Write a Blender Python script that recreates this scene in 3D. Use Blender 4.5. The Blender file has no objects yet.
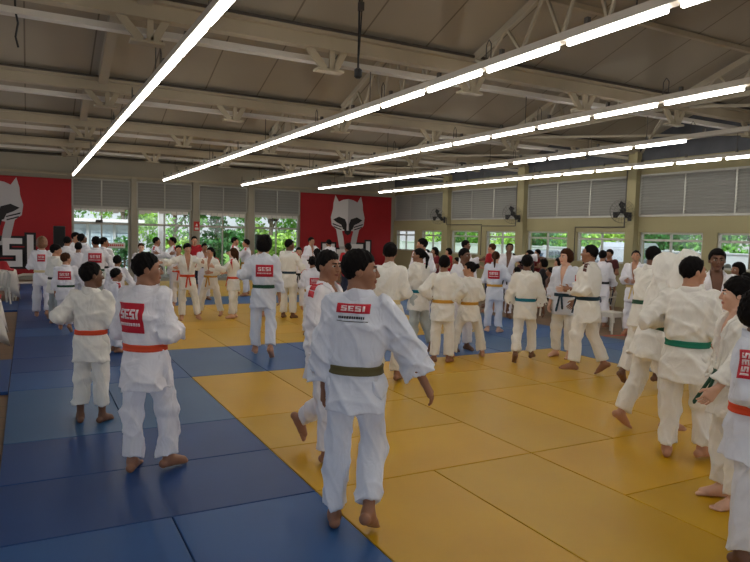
import bpy, bmesh, math, random
import numpy as np
from mathutils import Vector, Matrix
C = bpy.context.scene.collection
R = random.Random(7)
PI = math.pi
# ------------------------------------------------------------------ helpers
def link(o, parent=None):
    C.objects.link(o)
    if parent is not None: o.parent = parent
    return o
def tag(o, label, cat, group=None, kind=None):
    o['label'] = label; o['category'] = cat
    if group: o['group'] = group
    if kind: o['kind'] = kind
    return o
def empty(name, loc=(0, 0, 0), rz=0.0):
    o = bpy.data.objects.new(name, None); o.empty_display_size = .1
    C.objects.link(o); o.location = loc; o.rotation_euler = (0, 0, rz)
    return o
def thing(name, label, cat, loc=(0, 0, 0), rz=0.0, group=None):
    return tag(empty(name, loc, rz), label, cat, group)
def obj(name, bm, mat, parent=None, smooth=False):
    me = bpy.data.meshes.new(name)
    bmesh.ops.recalc_face_normals(bm, faces=bm.faces[:])
    bm.to_mesh(me); bm.free()
    if smooth: me.polygons.foreach_set('use_smooth', [True]*len(me.polygons))
    for m in (mat if isinstance(mat, (list, tuple)) else [mat]): me.materials.append(m)
    return link(bpy.data.objects.new(name, me), parent)
def struct(name, bm, mat, parent=None):
    o = obj(name, bm, mat, parent)
    if parent is None: o['kind'] = 'structure'
    return o
def nb(): return bmesh.new()
def box(bm, x0, x1, y0, y1, z0, z1, bev=0.0):
    r = bmesh.ops.create_cube(bm, size=1.0)
    vs = r['verts']
    for v in vs:
        v.co = Vector(((x0+x1)/2+v.co.x*(x1-x0), (y0+y1)/2+v.co.y*(y1-y0), (z0+z1)/2+v.co.z*(z1-z0)))
    if bev > 0:
        es = list({e for v in vs for e in v.link_edges})
        bmesh.ops.bevel(bm, geom=es, offset=bev, segments=2, affect='EDGES', profile=.5)
    return vs
def bar(bm, a, b, w, h=None, up=(0, 0, 1)):
    a = Vector(a); b = Vector(b); h = h or w
    d = (b-a); L = d.length; d.normalize()
    u = Vector(up); s = d.cross(u)
    if s.length < 1e-4: s = d.cross(Vector((1, 0, 0)))
    s.normalize(); u = s.cross(d)
    vs = []
    for t in (a, b):
        for i, j in ((-1, -1), (1, -1), (1, 1), (-1, 1)):
            vs.append(bm.verts.new(t+s*(i*w/2)+u*(j*h/2)))
    for f in ((3, 2, 1, 0), (4, 5, 6, 7), (0, 1, 5, 4), (1, 2, 6, 5), (2, 3, 7, 6), (3, 0, 4, 7)):
        bm.faces.new([vs[i] for i in f])
def tube(bm, pts, r, n=8, cap=True):
    pts = [Vector(p) for p in pts]; rings = []
    rr = r if isinstance(r, (list, tuple)) else [r]*len(pts)
    ref = None
    for i, p in enumerate(pts):
        d = (pts[min(i+1, len(pts)-1)]-pts[max(i-1, 0)]).normalized()
        if ref is None:
            ref = d.cross(Vector((0, 0, 1)))
            if ref.length < 1e-3: ref = d.cross(Vector((1, 0, 0)))
        ref = (ref-d*ref.dot(d)).normalized(); s = d.cross(ref)
        rings.append([bm.verts.new(p+ref*(rr[i]*math.cos(2*PI*k/n))+s*(rr[i]*math.sin(2*PI*k/n))) for k in range(n)])
    for A, B in zip(rings, rings[1:]):
        for k in range(n): bm.faces.new((A[k], A[(k+1) % n], B[(k+1) % n], B[k]))
    if cap: bm.faces.new(rings[0][::-1]); bm.faces.new(rings[-1])
def lathe(bm, prof, c=(0, 0, 0), n=24):
    rings = [[bm.verts.new((c[0]+r*math.cos(2*PI*k/n), c[1]+r*math.sin(2*PI*k/n), c[2]+z)) for k in range(n)] for r, z in prof]
    for A, B in zip(rings, rings[1:]):
        for k in range(n): bm.faces.new((A[k], A[(k+1) % n], B[(k+1) % n], B[k]))
    bm.faces.new(rings[0][::-1]); bm.faces.new(rings[-1])
def prism(bm, poly, f0, f1):
    """poly: 2-D points; f0/f1 map (u,v) to 3-D for the two faces"""
    A = [bm.verts.new(f0(u, v)) for u, v in poly]; B = [bm.verts.new(f1(u, v)) for u, v in poly]
    bm.faces.new(A); bm.faces.new(B[::-1]); n = len(poly)
    for i in range(n): bm.faces.new((A[i], B[i], B[(i+1) % n], A[(i+1) % n]))
def dup(root, loc, rz, label, group=None):
    r = root.copy(); C.objects.link(r); r.location = loc; r.rotation_euler = (0, 0, rz)
    r['label'] = label
    if group: r['group'] = group
    for ch in list(root.children):
        c = ch.copy(); C.objects.link(c); c.parent = r
        for g in list(ch.children):
            d = g.copy(); C.objects.link(d); d.parent = c
    return r
# ------------------------------------------------------------------ materials
def srgb(r, g, b):
    f = lambda c: (c/255/12.92) if c/255 <= .04045 else ((c/255+.055)/1.055)**2.4
    return (f(r), f(g), f(b), 1)
def mat(name, col, rough=.6, metal=0., noise=None, bump=None, spec=None, sheen=0., two=None):
    """noise=(scale, amount) varies the colour; bump=(scale, strength, distance)"""
    m = bpy.data.materials.new(name); m.use_nodes = True
    nt = m.node_tree; p = nt.nodes['Principled BSDF']
    col = srgb(*col); p.inputs['Base Color'].default_value = col
    p.inputs['Roughness'].default_value = rough; p.inputs['Metallic'].default_value = metal
    if spec is not None: p.inputs['Specular IOR Level'].default_value = spec
    if sheen: p.inputs['Sheen Weight'].default_value = sheen
    tc = nt.nodes.new('ShaderNodeTexCoord')
    if noise:
        n = nt.nodes.new('ShaderNodeTexNoise'); n.inputs['Scale'].default_value = noise[0]; n.inputs['Detail'].default_value = 4
        nt.links.new(tc.outputs['Object'], n.inputs['Vector'])
        mx = nt.nodes.new('ShaderNodeMix'); mx.data_type = 'RGBA'
        a = noise[1]
        c2 = srgb(*two) if two else tuple(min(1, c*(1+a)) for c in col[:3])+(1,)
        c1 = col if two else tuple(c*(1-a) for c in col[:3])+(1,)
        mx.inputs[6].default_value = c1; mx.inputs[7].default_value = c2
        cr = nt.nodes.new('ShaderNodeMapRange'); cr.inputs[1].default_value = .3; cr.inputs[2].default_value = .7
        nt.links.new(n.outputs['Fac'], cr.inputs[0]); nt.links.new(cr.outputs[0], mx.inputs[0])
        nt.links.new(mx.outputs[2], p.inputs['Base Color'])
    if bump:
        n = nt.nodes.new('ShaderNodeTexNoise'); n.inputs['Scale'].default_value = bump[0]; n.inputs['Detail'].default_value = 3
        nt.links.new(tc.outputs['Object'], n.inputs['Vector'])
        b = nt.nodes.new('ShaderNodeBump'); b.inputs['Strength'].default_value = bump[1]; b.inputs['Distance'].default_value = bump[2]
        nt.links.new(n.outputs['Fac'], b.inputs['Height']); nt.links.new(b.outputs['Normal'], p.inputs['Normal'])
    return m
def emis(name, col, s):
    m = bpy.data.materials.new(name); m.use_nodes = True; nt = m.node_tree; nt.nodes.clear()
    o = nt.nodes.new('ShaderNodeOutputMaterial'); e = nt.nodes.new('ShaderNodeEmission')
    e.inputs[0].default_value = col; e.inputs[1].default_value = s; nt.links.new(e.outputs[0], o.inputs[0]); return m
def glassmat(name, tint, refl=.06):
    m = bpy.data.materials.new(name); m.use_nodes = True; nt = m.node_tree; nt.nodes.clear()
    o = nt.nodes.new('ShaderNodeOutputMaterial'); t = nt.nodes.new('ShaderNodeBsdfTransparent'); g = nt.nodes.new('ShaderNodeBsdfGlossy')
    mx = nt.nodes.new('ShaderNodeMixShader'); t.inputs[0].default_value = tint; g.inputs[1].default_value = .03; mx.inputs[0].default_value = refl
    nt.links.new(t.outputs[0], mx.inputs[1]); nt.links.new(g.outputs[0], mx.inputs[2]); nt.links.new(mx.outputs[0], o.inputs[0]); return m
def roofmat():
    m = mat('roof_sheet', (166, 157, 140), .75, noise=(.35, .10))
    nt = m.node_tree; p = nt.nodes['Principled BSDF']
    tc = nt.nodes.new('ShaderNodeTexCoord'); sx = nt.nodes.new('ShaderNodeSeparateXYZ')
    nt.links.new(tc.outputs['Object'], sx.inputs[0])
    md = nt.nodes.new('ShaderNodeMath'); md.operation = 'PINGPONG'; md.inputs[1].default_value = .5
    nt.links.new(sx.outputs[0], md.inputs[0])
    lt = nt.nodes.new('ShaderNodeMath'); lt.operation = 'LESS_THAN'; lt.inputs[1].default_value = .012
    nt.links.new(md.outputs[0], lt.inputs[0])
    mx = nt.nodes.new('ShaderNodeMix'); mx.data_type = 'RGBA'; mx.inputs[7].default_value = srgb(122, 113, 98)
    src = p.inputs['Base Color'].links[0].from_socket
    nt.links.new(lt.outputs[0], mx.inputs[0]); nt.links.new(src, mx.inputs[6]); nt.links.new(mx.outputs[2], p.inputs['Base Color'])
    return m
def planks(name, c1, c2):
    m = mat(name, c1, .5)
    nt = m.node_tree; p = nt.nodes['Principled BSDF']; tc = nt.nodes.new('ShaderNodeTexCoord')
    b = nt.nodes.new('ShaderNodeTexBrick'); b.inputs['Color1'].default_value = srgb(*c1); b.inputs['Color2'].default_value = srgb(*c2)
    b.inputs['Mortar'].default_value = srgb(70, 56, 42); b.inputs['Scale'].default_value = 1.; b.inputs['Mortar Size'].default_value = .006
    b.inputs['Brick Width'].default_value = .45; b.inputs['Row Height'].default_value = .45; b.offset = 0
    nt.links.new(tc.outputs['Object'], b.inputs['Vector']); nt.links.new(b.outputs['Color'], p.inputs['Base Color'])
    return m
M = dict(
 roof=roofmat(),
 beam=mat('beam_paint', (178, 166, 142), .6, noise=(1.5, .08)),
 beam_white=mat('tray_white', (205, 200, 190), .5),
 darkgap=mat('gap_shade_dark', (72, 66, 60), .7),  # shade colour for the strip over the roof beams
 truss=mat('truss_paint', (172, 162, 142), .6),
 housing=mat('lamp_housing', (190, 182, 170), .45),
 tube=emis('tube_light', (1, .965, .90, 1), 20.0),
 rod=mat('steel_rod', (90, 86, 82), .5, .6),
 wall=mat('wall_beige', (156, 147, 110), .75, noise=(.8, .05)),
 wallgrey=mat('wall_grey', (160, 154, 138), .75, noise=(.8, .05)),
 darkpanel=mat('dark_upper_panel', (70, 72, 78), .6, noise=(2, .2)),
 louvre=mat('louvre_grey', (154, 153, 147), .5),
 alu=mat('aluminium_frame', (180, 178, 170), .45, .2),
 glass=glassmat('window_glass', (.93, .96, .95, 1)),
 floor=planks('floor_tile', (128, 100, 74), (118, 92, 68)),
 red=mat('banner_red', (158, 20, 28), .7, noise=(1.2, .06)),
 bwhite=mat('banner_white', (226, 222, 222), .7),
 bgrey=mat('banner_grey', (186, 182, 184), .7),
 bblack=mat('banner_black', (30, 26, 28), .7),
 black=mat('black_plastic', (22, 22, 24), .5),
 grille=mat('speaker_grille', (16, 16, 18), .8, bump=(400, .4, .002)),
 plastic=mat('white_plastic', (214, 208, 196), .4),
 cloth=mat('white_tablecloth', (222, 214, 204), .85, bump=(25, .3, .01)),
 redcloth=mat('red_cloth', (160, 22, 34), .85),
 signred=mat('sign_red', (200, 40, 36), .5),
 signwhite=mat('sign_white', (225, 222, 216), .5),
 tapered=mat('floor_tape', (190, 60, 40), .6),
 # outside
 asphalt=mat('parking_ground', (140, 136, 128), .9, noise=(.6, .08)),
 grass=mat('lawn', (120, 160, 70), .9, noise=(3, .3)),
 fence=mat('boundary_wall', (176, 180, 182), .85, noise=(.6, .06)),
 bluewall=mat('pale_blue_building', (196, 214, 226), .8),
 bark=mat('bark', (104, 90, 74), .9, noise=(12, .3), bump=(20, .6, .03)),
 leaf=mat('leaf_green', (92, 150, 48), .6, noise=(6, .35)),
 leaf2=mat('leaf_light', (148, 190, 76), .6, noise=(6, .3)),
 leaf3=mat('leaf_deep', (52, 108, 48), .6, noise=(6, .35)),
 carw=mat('car_white', (168, 174, 184), .25, spec=.6),
 cars=mat('car_silver', (150, 156, 164), .25, .4),
 cargl=mat('car_glass', (40, 52, 64), .08),
 tyre=mat('tyre', (26, 26, 26), .8), hub=mat('hub_cap', (160, 160, 164), .35, .6),
 tail=mat('tail_lamp', (150, 20, 20), .3),
)
def matmat(name, c, two):
    m = mat(name, c, .42, noise=(1.1, .0), two=two, bump=(260, .12, .002), spec=.35)
    return m
BLUES = [matmat('mat_blue_navy', (30, 70, 128), (26, 62, 116)), matmat('mat_blue_mid', (42, 90, 148), (38, 82, 138)), matmat('mat_blue_faded', (56, 96, 138), (50, 88, 130))]
YELS = [matmat('mat_yellow_strong', (206, 158, 4), (197, 148, 4)), matmat('mat_yellow_worn', (200, 156, 12), (192, 147, 10))]
def ctxt(n): return ['first', 'second', 'third', 'fourth', 'fifth', 'sixth', 'seventh', 'eighth', 'ninth', 'tenth', 'eleventh', 'twelfth', 'thirteenth'][n]
# ------------------------------------------------------------------ setting
XL, XR, YF, YB = -5.0, 14.9, 26.0, -4.0
b = nb(); box(b, XL, XR, YB, YF, -.24, -.04); struct('floor', b, M['floor'])
# basket-weave competition mats --------------------------------------
def lay(x0, x1, y0, y1, col, where, tones):
    nx = round((x1-x0)/2); ny = round((y1-y0)/2); multi = nx*ny > 1
    for i in range(nx):
        for j in range(ny):
            bx = x0+2*i; by = y0+2*j
            vert = (round((bx+.2)/2)+round((by-.15)/2)) % 2 == 1
            if col == 'yellow': vert = not vert if ((round((bx-1.8)/2)+round((by-2.15)/2)) % 2 == 0) != vert else vert
            for h in (0, 1):
                if vert: c = (bx+h, bx+h+1, by, by+2)
                else: c = (bx, bx+2, by+h, by+h+1)
                g = .004
                b = nb(); hx = (c[1]-c[0])/2-g; hy = (c[3]-c[2])/2-g
                box(b, -hx, hx, -hy, hy, 0, .04, .006)
                tone = tones(i, j, h, bx, by)
                o = obj('judo_mat', b, tone); o.location = ((c[0]+c[1])/2, (c[2]+c[3])/2, -.04)
                half = ('left' if h == 0 else 'right') if vert else ('near' if h == 0 else 'far')
                bits = []
                if nx > 1: bits.append(ctxt(i)+' column')
                if ny > 1: bits.append(ctxt(j)+' row')
                tag(o, col+' mat, '+where+', '+', '.join(bits+[half+' half']), 'mat', col+' mats, '+where)
def tb(i, j, h, bx, by):
    if 4 < by < 5: return BLUES[0]
    if 6 < by < 7: return BLUES[2]
    if by < 4: return BLUES[1]
    return BLUES[(i*3+j*5+h) % 2]
def tborder(i, j, h, bx, by): return BLUES[1] if (i+h) % 3 else BLUES[2]
def ty(i, j, h, bx, by): return YELS[(i+2*j+h*3) % 2]
lay(-.2, 1.8, 2.15, 24.15, 'blue', 'left lane', tb)
lay(1.8, 7.8, .15, 8.15, 'yellow', 'near contest area', ty)
lay(1.8, 9.8, 8.15, 10.15, 'blue', 'strip behind near area', tborder)
lay(7.8, 9.8, 2.15, 8.15, 'blue', 'strip right of near area', tborder)
lay(-4.2, -.2, 8.15, 10.15, 'blue', 'side strip by near table', tb)
lay(1.8, 7.8, 10.15, 16.15, 'yellow', 'middle contest area', ty)
lay(7.8, 9.8, 10.15, 16.15, 'blue', 'strip right of middle area', tborder)
lay(-4.2, -.2, 16.15, 18.15, 'blue', 'side strip by far table', tb)
lay(1.8, 9.8, 16.15, 18.15, 'blue', 'strip behind middle area', tborder)
lay(1.8, 7.8, 18.15, 24.15, 'yellow', 'far contest area', ty)
b = nb(); box(b, -.35, .35, -.03, .03, 0, .003); o = obj('floor_tape', b, M['tapered']); o.location = (10.25, 9.0, -.04); o.rotation_euler = (0, 0, -.1)
tag(o, 'short red tape strip stuck on the floor beside the blue mats', 'tape')
# far wall --------------------------------------------------------------
FAR_B = [(1.47, 3.42), (3.69, 5.70), (6.01, 7.93), (8.26, 10.22)]
b = nb()
box(b, XL, 1.43, YF, YF+.2, -.04, 3.66); box(b, 10.26, XR+.2, YF, YF+.2, -.04, 3.66)
box(b, XL, XR+.2, YF, YF+.2, 3.66, 3.80)
for x0, x1 in ((3.42, 3.69), (5.70, 6.01), (7.93, 8.26)): box(b, x0, x1, YF, YF+.2, -.04, 3.66)
box(b, 1.43, 1.47, YF, YF+.2, -.04, 3.66); box(b, 10.22, 10.26, YF, YF+.2, -.04, 3.66)
struct('wall_far', b, M['wallgrey'])
b = nb(); box(b, XL, XR, YF, YF+.2, 3.80, 6.4); struct('trim_1', b, M['wallgrey'])
b = nb(); box(b, XL, XR, YF-.10, YF-.002, 3.72, 3.80); struct('trim_2', b, M['beam'])
for n, (x0, x1) in enumerate(((3.46, 3.65), (5.74, 5.97), (7.97, 8.22))):
    b = nb(); box(b, x0, x1, YF-.16, YF-.002, -.04, 3.72); struct('trim_%d' % (n+3), b, M['wallgrey'])
WN = [0]
def louvre_mesh(a0, a1, z0, z1, face, n, tilt=.055):
    """horizontal slats between a0..a1; face(a, out, z) -> world"""
    b = nb(); dz = (z1-z0)/n
    for k in range(n):
        z = z0+k*dz
        pts = [face(a0, .0, z+dz*.98), face(a1, .0, z+dz*.98), face(a1, tilt, z+dz*.06), face(a0, tilt, z+dz*.06)]
        q = [b.verts.new(p) for p in pts]
        q2 = [b.verts.new(p) for p in (face(a0, -.012, z+dz*.98), face(a1, -.012, z+dz*.98), face(a1, tilt-.012, z+dz*.06), face(a0, tilt-.012, z+dz*.06))]
        b.faces.new(q); b.faces.new(q2[::-1])
        for i in range(4): b.faces.new((q[i], q2[i], q2[(i+1) % 4], q[(i+1) % 4]))
    return b
def fbox(b, face, a0, a1, o0, o1, z0, z1):
    p = [face(a, o, z) for a in (a0, a1) for o in (o0, o1) for z in (z0, z1)]
    box(b, min(q[0] for q in p), max(q[0] for q in p), min(q[1] for q in p), max(q[1] for q in p), min(q[2] for q in p), max(q[2] for q in p))
def window(face, a0, a1, zb, zt, verts, hors, lou=None, val=False, fw=.05):
    WN[0] += 1
    w = empty('window_%d' % WN[0]); w['kind'] = 'structure'
    b = nb()
    fbox(b, face, a0, a0+fw, -.10, -.04, zb, zt); fbox(b, face, a1-fw, a1, -.10, -.04, zb, zt)
    fbox(b, face, a0, a1, -.10, -.04, zt-fw, zt); fbox(b, face, a0, a1, -.10, -.04, zb, zb+fw)
    for v in verts: fbox(b, face, v-.025, v+.025, -.10, -.04, zb, zt)
    for h in hors: fbox(b, face, a0, a1, -.105, -.035, h[0], h[1])
    obj('window_frame', b, M['alu'], w)
    b = nb(); fbox(b, face, a0+.02, a1-.02, -.076, -.07, zb+.02, zt-.02); obj('glass_pane', b, M['glass'], w)
    if lou:
        z0, z1, n, divs, ae0, ae1 = lou
        edges = [ae0]+divs+[ae1]
        for e0, e1 in zip(edges, edges[1:]):
            obj('louvre_panel', louvre_mesh(e0+.02, e1-.02, z0+.02, z1-.02, face, n), M['louvre'], w)
        b = nb()
        for e in edges: fbox(b, face, e-.025, e+.025, -.06, .035, z0, z1)
        fbox(b, face, ae0, ae1, -.06, .04, z0-.03, z0+.02); fbox(b, face, ae0, ae1, -.06, .04, z1-.02, z1+.03)
        fbox(b, face, ae0, ae1, -.10, -.06, z0, z1)
        obj('louvre_frame', b, M['alu'], w)
    if val:
        b = nb(); k = 0; x = a0+.06
        while x < a1-.2:
            ww = .20+.06*R.random(); dd = .12+.08*R.random()
            fbox(b, face, x, min(x+ww-.015, a1-.06), -.035, -.028, zt-dd, zt-.04); x += ww
        obj('valance', b, M['signwhite'], w)
    return w
ff = lambda a, o, z: (a, YF-o, z)
for x0, x1 in FAR_B:
    m = (x0+x1)/2
    window(ff, x0, x1, -.03, 2.60, [m], [(1.98, 2.06)], (2.63, 3.62, 9, [m], x0, x1), True)
# right wall --------------------------------------------------------------
fr = lambda a, o, z: (XR-o, a, z)
COLS = [(21.42, 21.80), (16.96, 17.32), (12.40, 12.70), (7.90, 8.20), (3.40, 3.70), (-1.1, -.8)]
RW = [(24.15, 25.75), (21.95, 23.58), (19.62, 21.36), (17.40, 19.15), (15.06, 16.90), (12.78, 14.66), (10.44, 12.34), (8.26, 10.06), (5.95, 7.84), (3.76, 5.6), (1.4, 3.3), (-.7, 1.1)]
b = nb(); box(b, XR, XR+.2, YB, YF, -.04, 1.2); box(b, XR, XR+.2, YB, YF, 2.10, 2.53); box(b, XR, XR+.2, YB, YF, 3.66, 4.05)
ys = sorted([y for w in RW for y in w]); ys = [YB]+ys+[YF]
for y0, y1 in zip(ys[0::2], ys[1::2]): box(b, XR, XR+.2, y0, y1, 1.2, 2.10)
struct('wall_right', b, M['wall'])
b = nb(); box(b, XR+.1, XR+.2, YB, YF, 2.53, 3.66); struct('trim_6', b, M['wall'])
b = nb(); box(b, XR, XR+.2, YB, YF, 4.05, 6.4); struct('trim_7', b, M['darkpanel'])
for n, (y0, y1) in enumerate(COLS):
    b = nb(); box(b, XR-.18, XR-.002, y0, y1, -.04, 4.3); struct('trim_%d' % (n+8), b, M['wall'])
LB = [(21.9, 25.8), (17.42, 21.36), (12.80, 16.9), (8.26, 12.36), (3.8, 7.85), (-.7, 3.3)]
for n, (y0, y1) in enumerate(LB):
    for s in (0, 1):
        wy = RW[2*n+(1-s)]
        lo = None
        if s == 0: lo = (2.55, 3.64, 14, [y0+(y1-y0)/3, y0+2*(y1-y0)/3], y0, y1)
        window(fr, wy[0], wy[1], 1.20, 2.10, [(wy[0]+wy[1])/2], [(1.86, 1.92)], lo)
b = nb()
for wy in RW: box(b, XR-.06, XR-.001, wy[0]-.04, wy[1]+.04, 1.15, 1.2)
struct('trim_14', b, M['wall'])
# unseen sides with daylight strips
b = nb(); box(b, XL-.2, XL, YB, YF, -.04, .9); box(b, XL-.2, XL, YB, YF, 2.8, 6.4)
struct('wall_left', b, M['wall'])
b = nb(); box(b, XL, XR, YB-.2, YB, -.04, .9); box(b, XL, XR, YB-.2, YB, 2.9, 6.4)
struct('wall_back', b, M['wall'])
# saw-tooth roof ---------------------------------------------------------
BY = [-5.6, -1.1, 3.4, 7.95, 12.5, 17.05, 21.6, 26.1]
ceil = empty('ceiling'); ceil['kind'] = 'structure'
SL = .36
for k in range(len(BY)-1):
    y0, y1 = BY[k], BY[k+1]; zl = 4.50; zh = zl+(y1-y0)*SL
    b = nb()
    q = [b.verts.new(p) for p in ((XL, y0, zh), (XR, y0, zh), (XR, y1+.02, zl), (XL, y1+.02, zl), (XL, y0, zh+.08), (XR, y0, zh+.08), (XR, y1+.02, zl+.08), (XL, y1+.02, zl+.08))]
    for f in ((0, 1, 2, 3), (7, 6, 5, 4), (0, 4, 5, 1), (1, 5, 6, 2), (2, 6, 7, 3), (3, 7, 4, 0)): b.faces.new([q[i] for i in f])
    obj('roof_sheet', b, M['roof'], ceil)
    b = nb(); box(b, XL, XR, y0-.03, y0, 4.58, zh+.08); obj('saw_tooth_panel', b, M['roof'], ceil)
    for fr_ in (.35, .7):
        b = nb(); y = y0+(y1-y0)*fr_; z = zh-(y-y0)*SL-.045
        bar(b, (XL, y, z), (XR, y, z), .07, .07); obj('purlin', b, M['beam'], ceil)
    # main beam at the low end
    b = nb(); box(b, XL, XR, y1-.02, y1+.03, 4.24, 4.44); box(b, XL, XR, y1-.10, y1-.02, 4.40, 4.44); box(b, XL, XR, y1+.03, y1+.14, 4.24, 4.27)
    obj('roof_beam', b, M['beam'], ceil)
    b = nb(); box(b, XL, XR, y1-.13, y1-.10, 4.445, 4.475); obj('gap_shade_strip', b, M['darkgap'], ceil)  # dark strip paints the shade of the gap between beam top and roof sheet
    b = nb(); box(b, XL, XR, y1+.22, y1+.36, 4.12, 4.155); box(b, XL, XR, y1+.22, y1+.225, 4.155, 4.19); obj('cable_tray', b, M['beam_white'], ceil)
    for X in (-1.1, 3.5, 8.1, 12.7, 1.2, 5.8, 10.4):
        b = nb(); yy = y1+.06
        bar(b, (X-.26, yy, 4.26), (X-.02, yy, 4.0), .05, .09); bar(b, (X+.26, yy, 4.26), (X+.12, yy, 4.0), .05, .09)
        bar(b, (X+.08, yy, 4.26), (X+.08, yy, 4.0), .05, .07); box(b, X-.14, X+.24, yy-.05, yy+.10, 3.97, 4.0)
        obj('hanger_bracket', b, M['beam'], ceil)
    for X, solid in ((-3.4, 1), (1.2, 1), (5.8, 0), (10.4, 0)):
        b = nb()
        A = (X, y0+.12, zh-.16); B_ = (X, y1-.05, zl-.06)
        if solid: bar(b, A, B_, .15, .18)
        else:
            bar(b, A, B_, .07, .10); lo0 = (X, y0+.15, 4.30); lo1 = (X, y1, 4.30)
            bar(b, lo0, lo1, .07, .08)
            for t in range(6):
                t0 = t/6; t1 = (t+1)/6; tm = (t+.5)/6
                P = lambda u, v: Vector(u).lerp(Vector(v), 1)
                top0 = Vector(A).lerp(Vector(B_), t0); top1 = Vector(A).lerp(Vector(B_), t1); bm_ = Vector(lo0).lerp(Vector(lo1), tm)
                bar(b, top0, bm_, .035, .035); bar(b, bm_, top1, .035, .035)
        obj('rafter', b, M['truss'], ceil)
# diagonal roof braces at the right side
for y0 in BY[2:6]:
    b = nb(); bar(b, (10.4, y0+.2, 4.25), (14.7, y0+4.3, 4.25), .05, .05); bar(b, (14.7, y0+.2, 4.25), (10.4, y0+4.3, 4.25), .05, .05); obj('wind_brace', b, M['truss'], ceil)
# lamp rows ------------------------------------------------------------------
ROWS = [(1.38, 24.0, 'leftmost lamp row, nearly overhead, running to the far wall'), (4.28, 23.95, 'second long lamp row from the left'),
        (7.12, 24.0, 'third long lamp row from the left'), (9.99, 23.4, 'fourth lamp row from the left, with unlit near end'),
        (12.66, 23.4, 'rightmost lamp row, beside the louvred wall')]
for r, (X, ye, lab) in enumerate(ROWS):
    t = thing('hanging_lamp_row', 'white fluorescent tubes in one line, '+lab, 'lamp', (X, ye, 3.6), 0, 'hanging fluorescent lamp rows')
    n = int((ye+1.5)/1.145)
    b = nb(); L = n*1.145
    box(b, -.045, .045, -L, 0, .012, .085); box(b, -.052, .052, -L, 0, .008, .022); obj('housing', b, M['housing'], t)
    for k in range(n):
        y1 = -k*1.145; y0 = y1-1.145
        if r == 3 and (ye+y0 < 7.0 or 11.6 < ye+y0 < 12.5 and False): continue
        g = .06
        if r == 3 and abs(ye+y0-11.9) < .5: g = .20
        b = nb(); box(b, -.019, .019, y0+g, y1-.06, -.040, .008, .01); obj('fluorescent_tube', b, M['tube'], t)
    for k in range(0, n):
        y = -k*1.145
        if k % 2 == 0:
            b = nb(); tube(b, [(0, y-.1, .085), (0, y-.1, .25), (.0, y-.06, .30), (0, y-.02, .25), (0, y-.02, .085)], .006, 5); obj('cable_loop', b, M['rod'], t)
        b = nb(); box(b, -.02, .02, y-.30, y-.26, .085, .15); obj('mount_clip', b, M['rod'], t)
    for yb in BY[1:-1]:
        if yb+.06 < ye:
            b = nb(); tube(b, [(0, yb+.29-ye, .085), (0, yb+.29-ye, .52)], .007, 6); obj('hanger_rod', b, M['rod'], t)
# hanging cables
b = nb(); tube(b, [(0, 0, 0), (.01, 0, -.2), (.03, .0, -.3), (.005, 0, -.45), (.03, 0, -.56)], .012, 6)
o = obj('hanging_cable', b, M['black']); o.location = (-.09, 8.2, 4.33); tag(o, 'loose black cable dangling from the roof tray at the top left', 'cable')
t = thing('hanging_cable', 'long black cable with two small boxes hanging beside the lamp rows', 'cable', (3.42, 6.9, 0))
b = nb(); tube(b, [(0, 0, 4.92), (.0, 0, 4.4), (.0, 0, 3.75)], .012, 6); tube(b, [(.03, 0, 4.92), (.03, 0, 4.4), (.0, 0, 3.77)], .008, 6); obj('cord', b, M['black'], t)
b = nb(); box(b, -.01, .05, -.03, .03, 4.42, 4.52, .006); obj('junction_box', b, M['rod'], t)
b = nb(); lathe(b, [(.02, 3.77), (.045, 3.75), (.045, 3.67), (.025, 3.65)], n=12); obj('connector_plug', b, M['black'], t)
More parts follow.
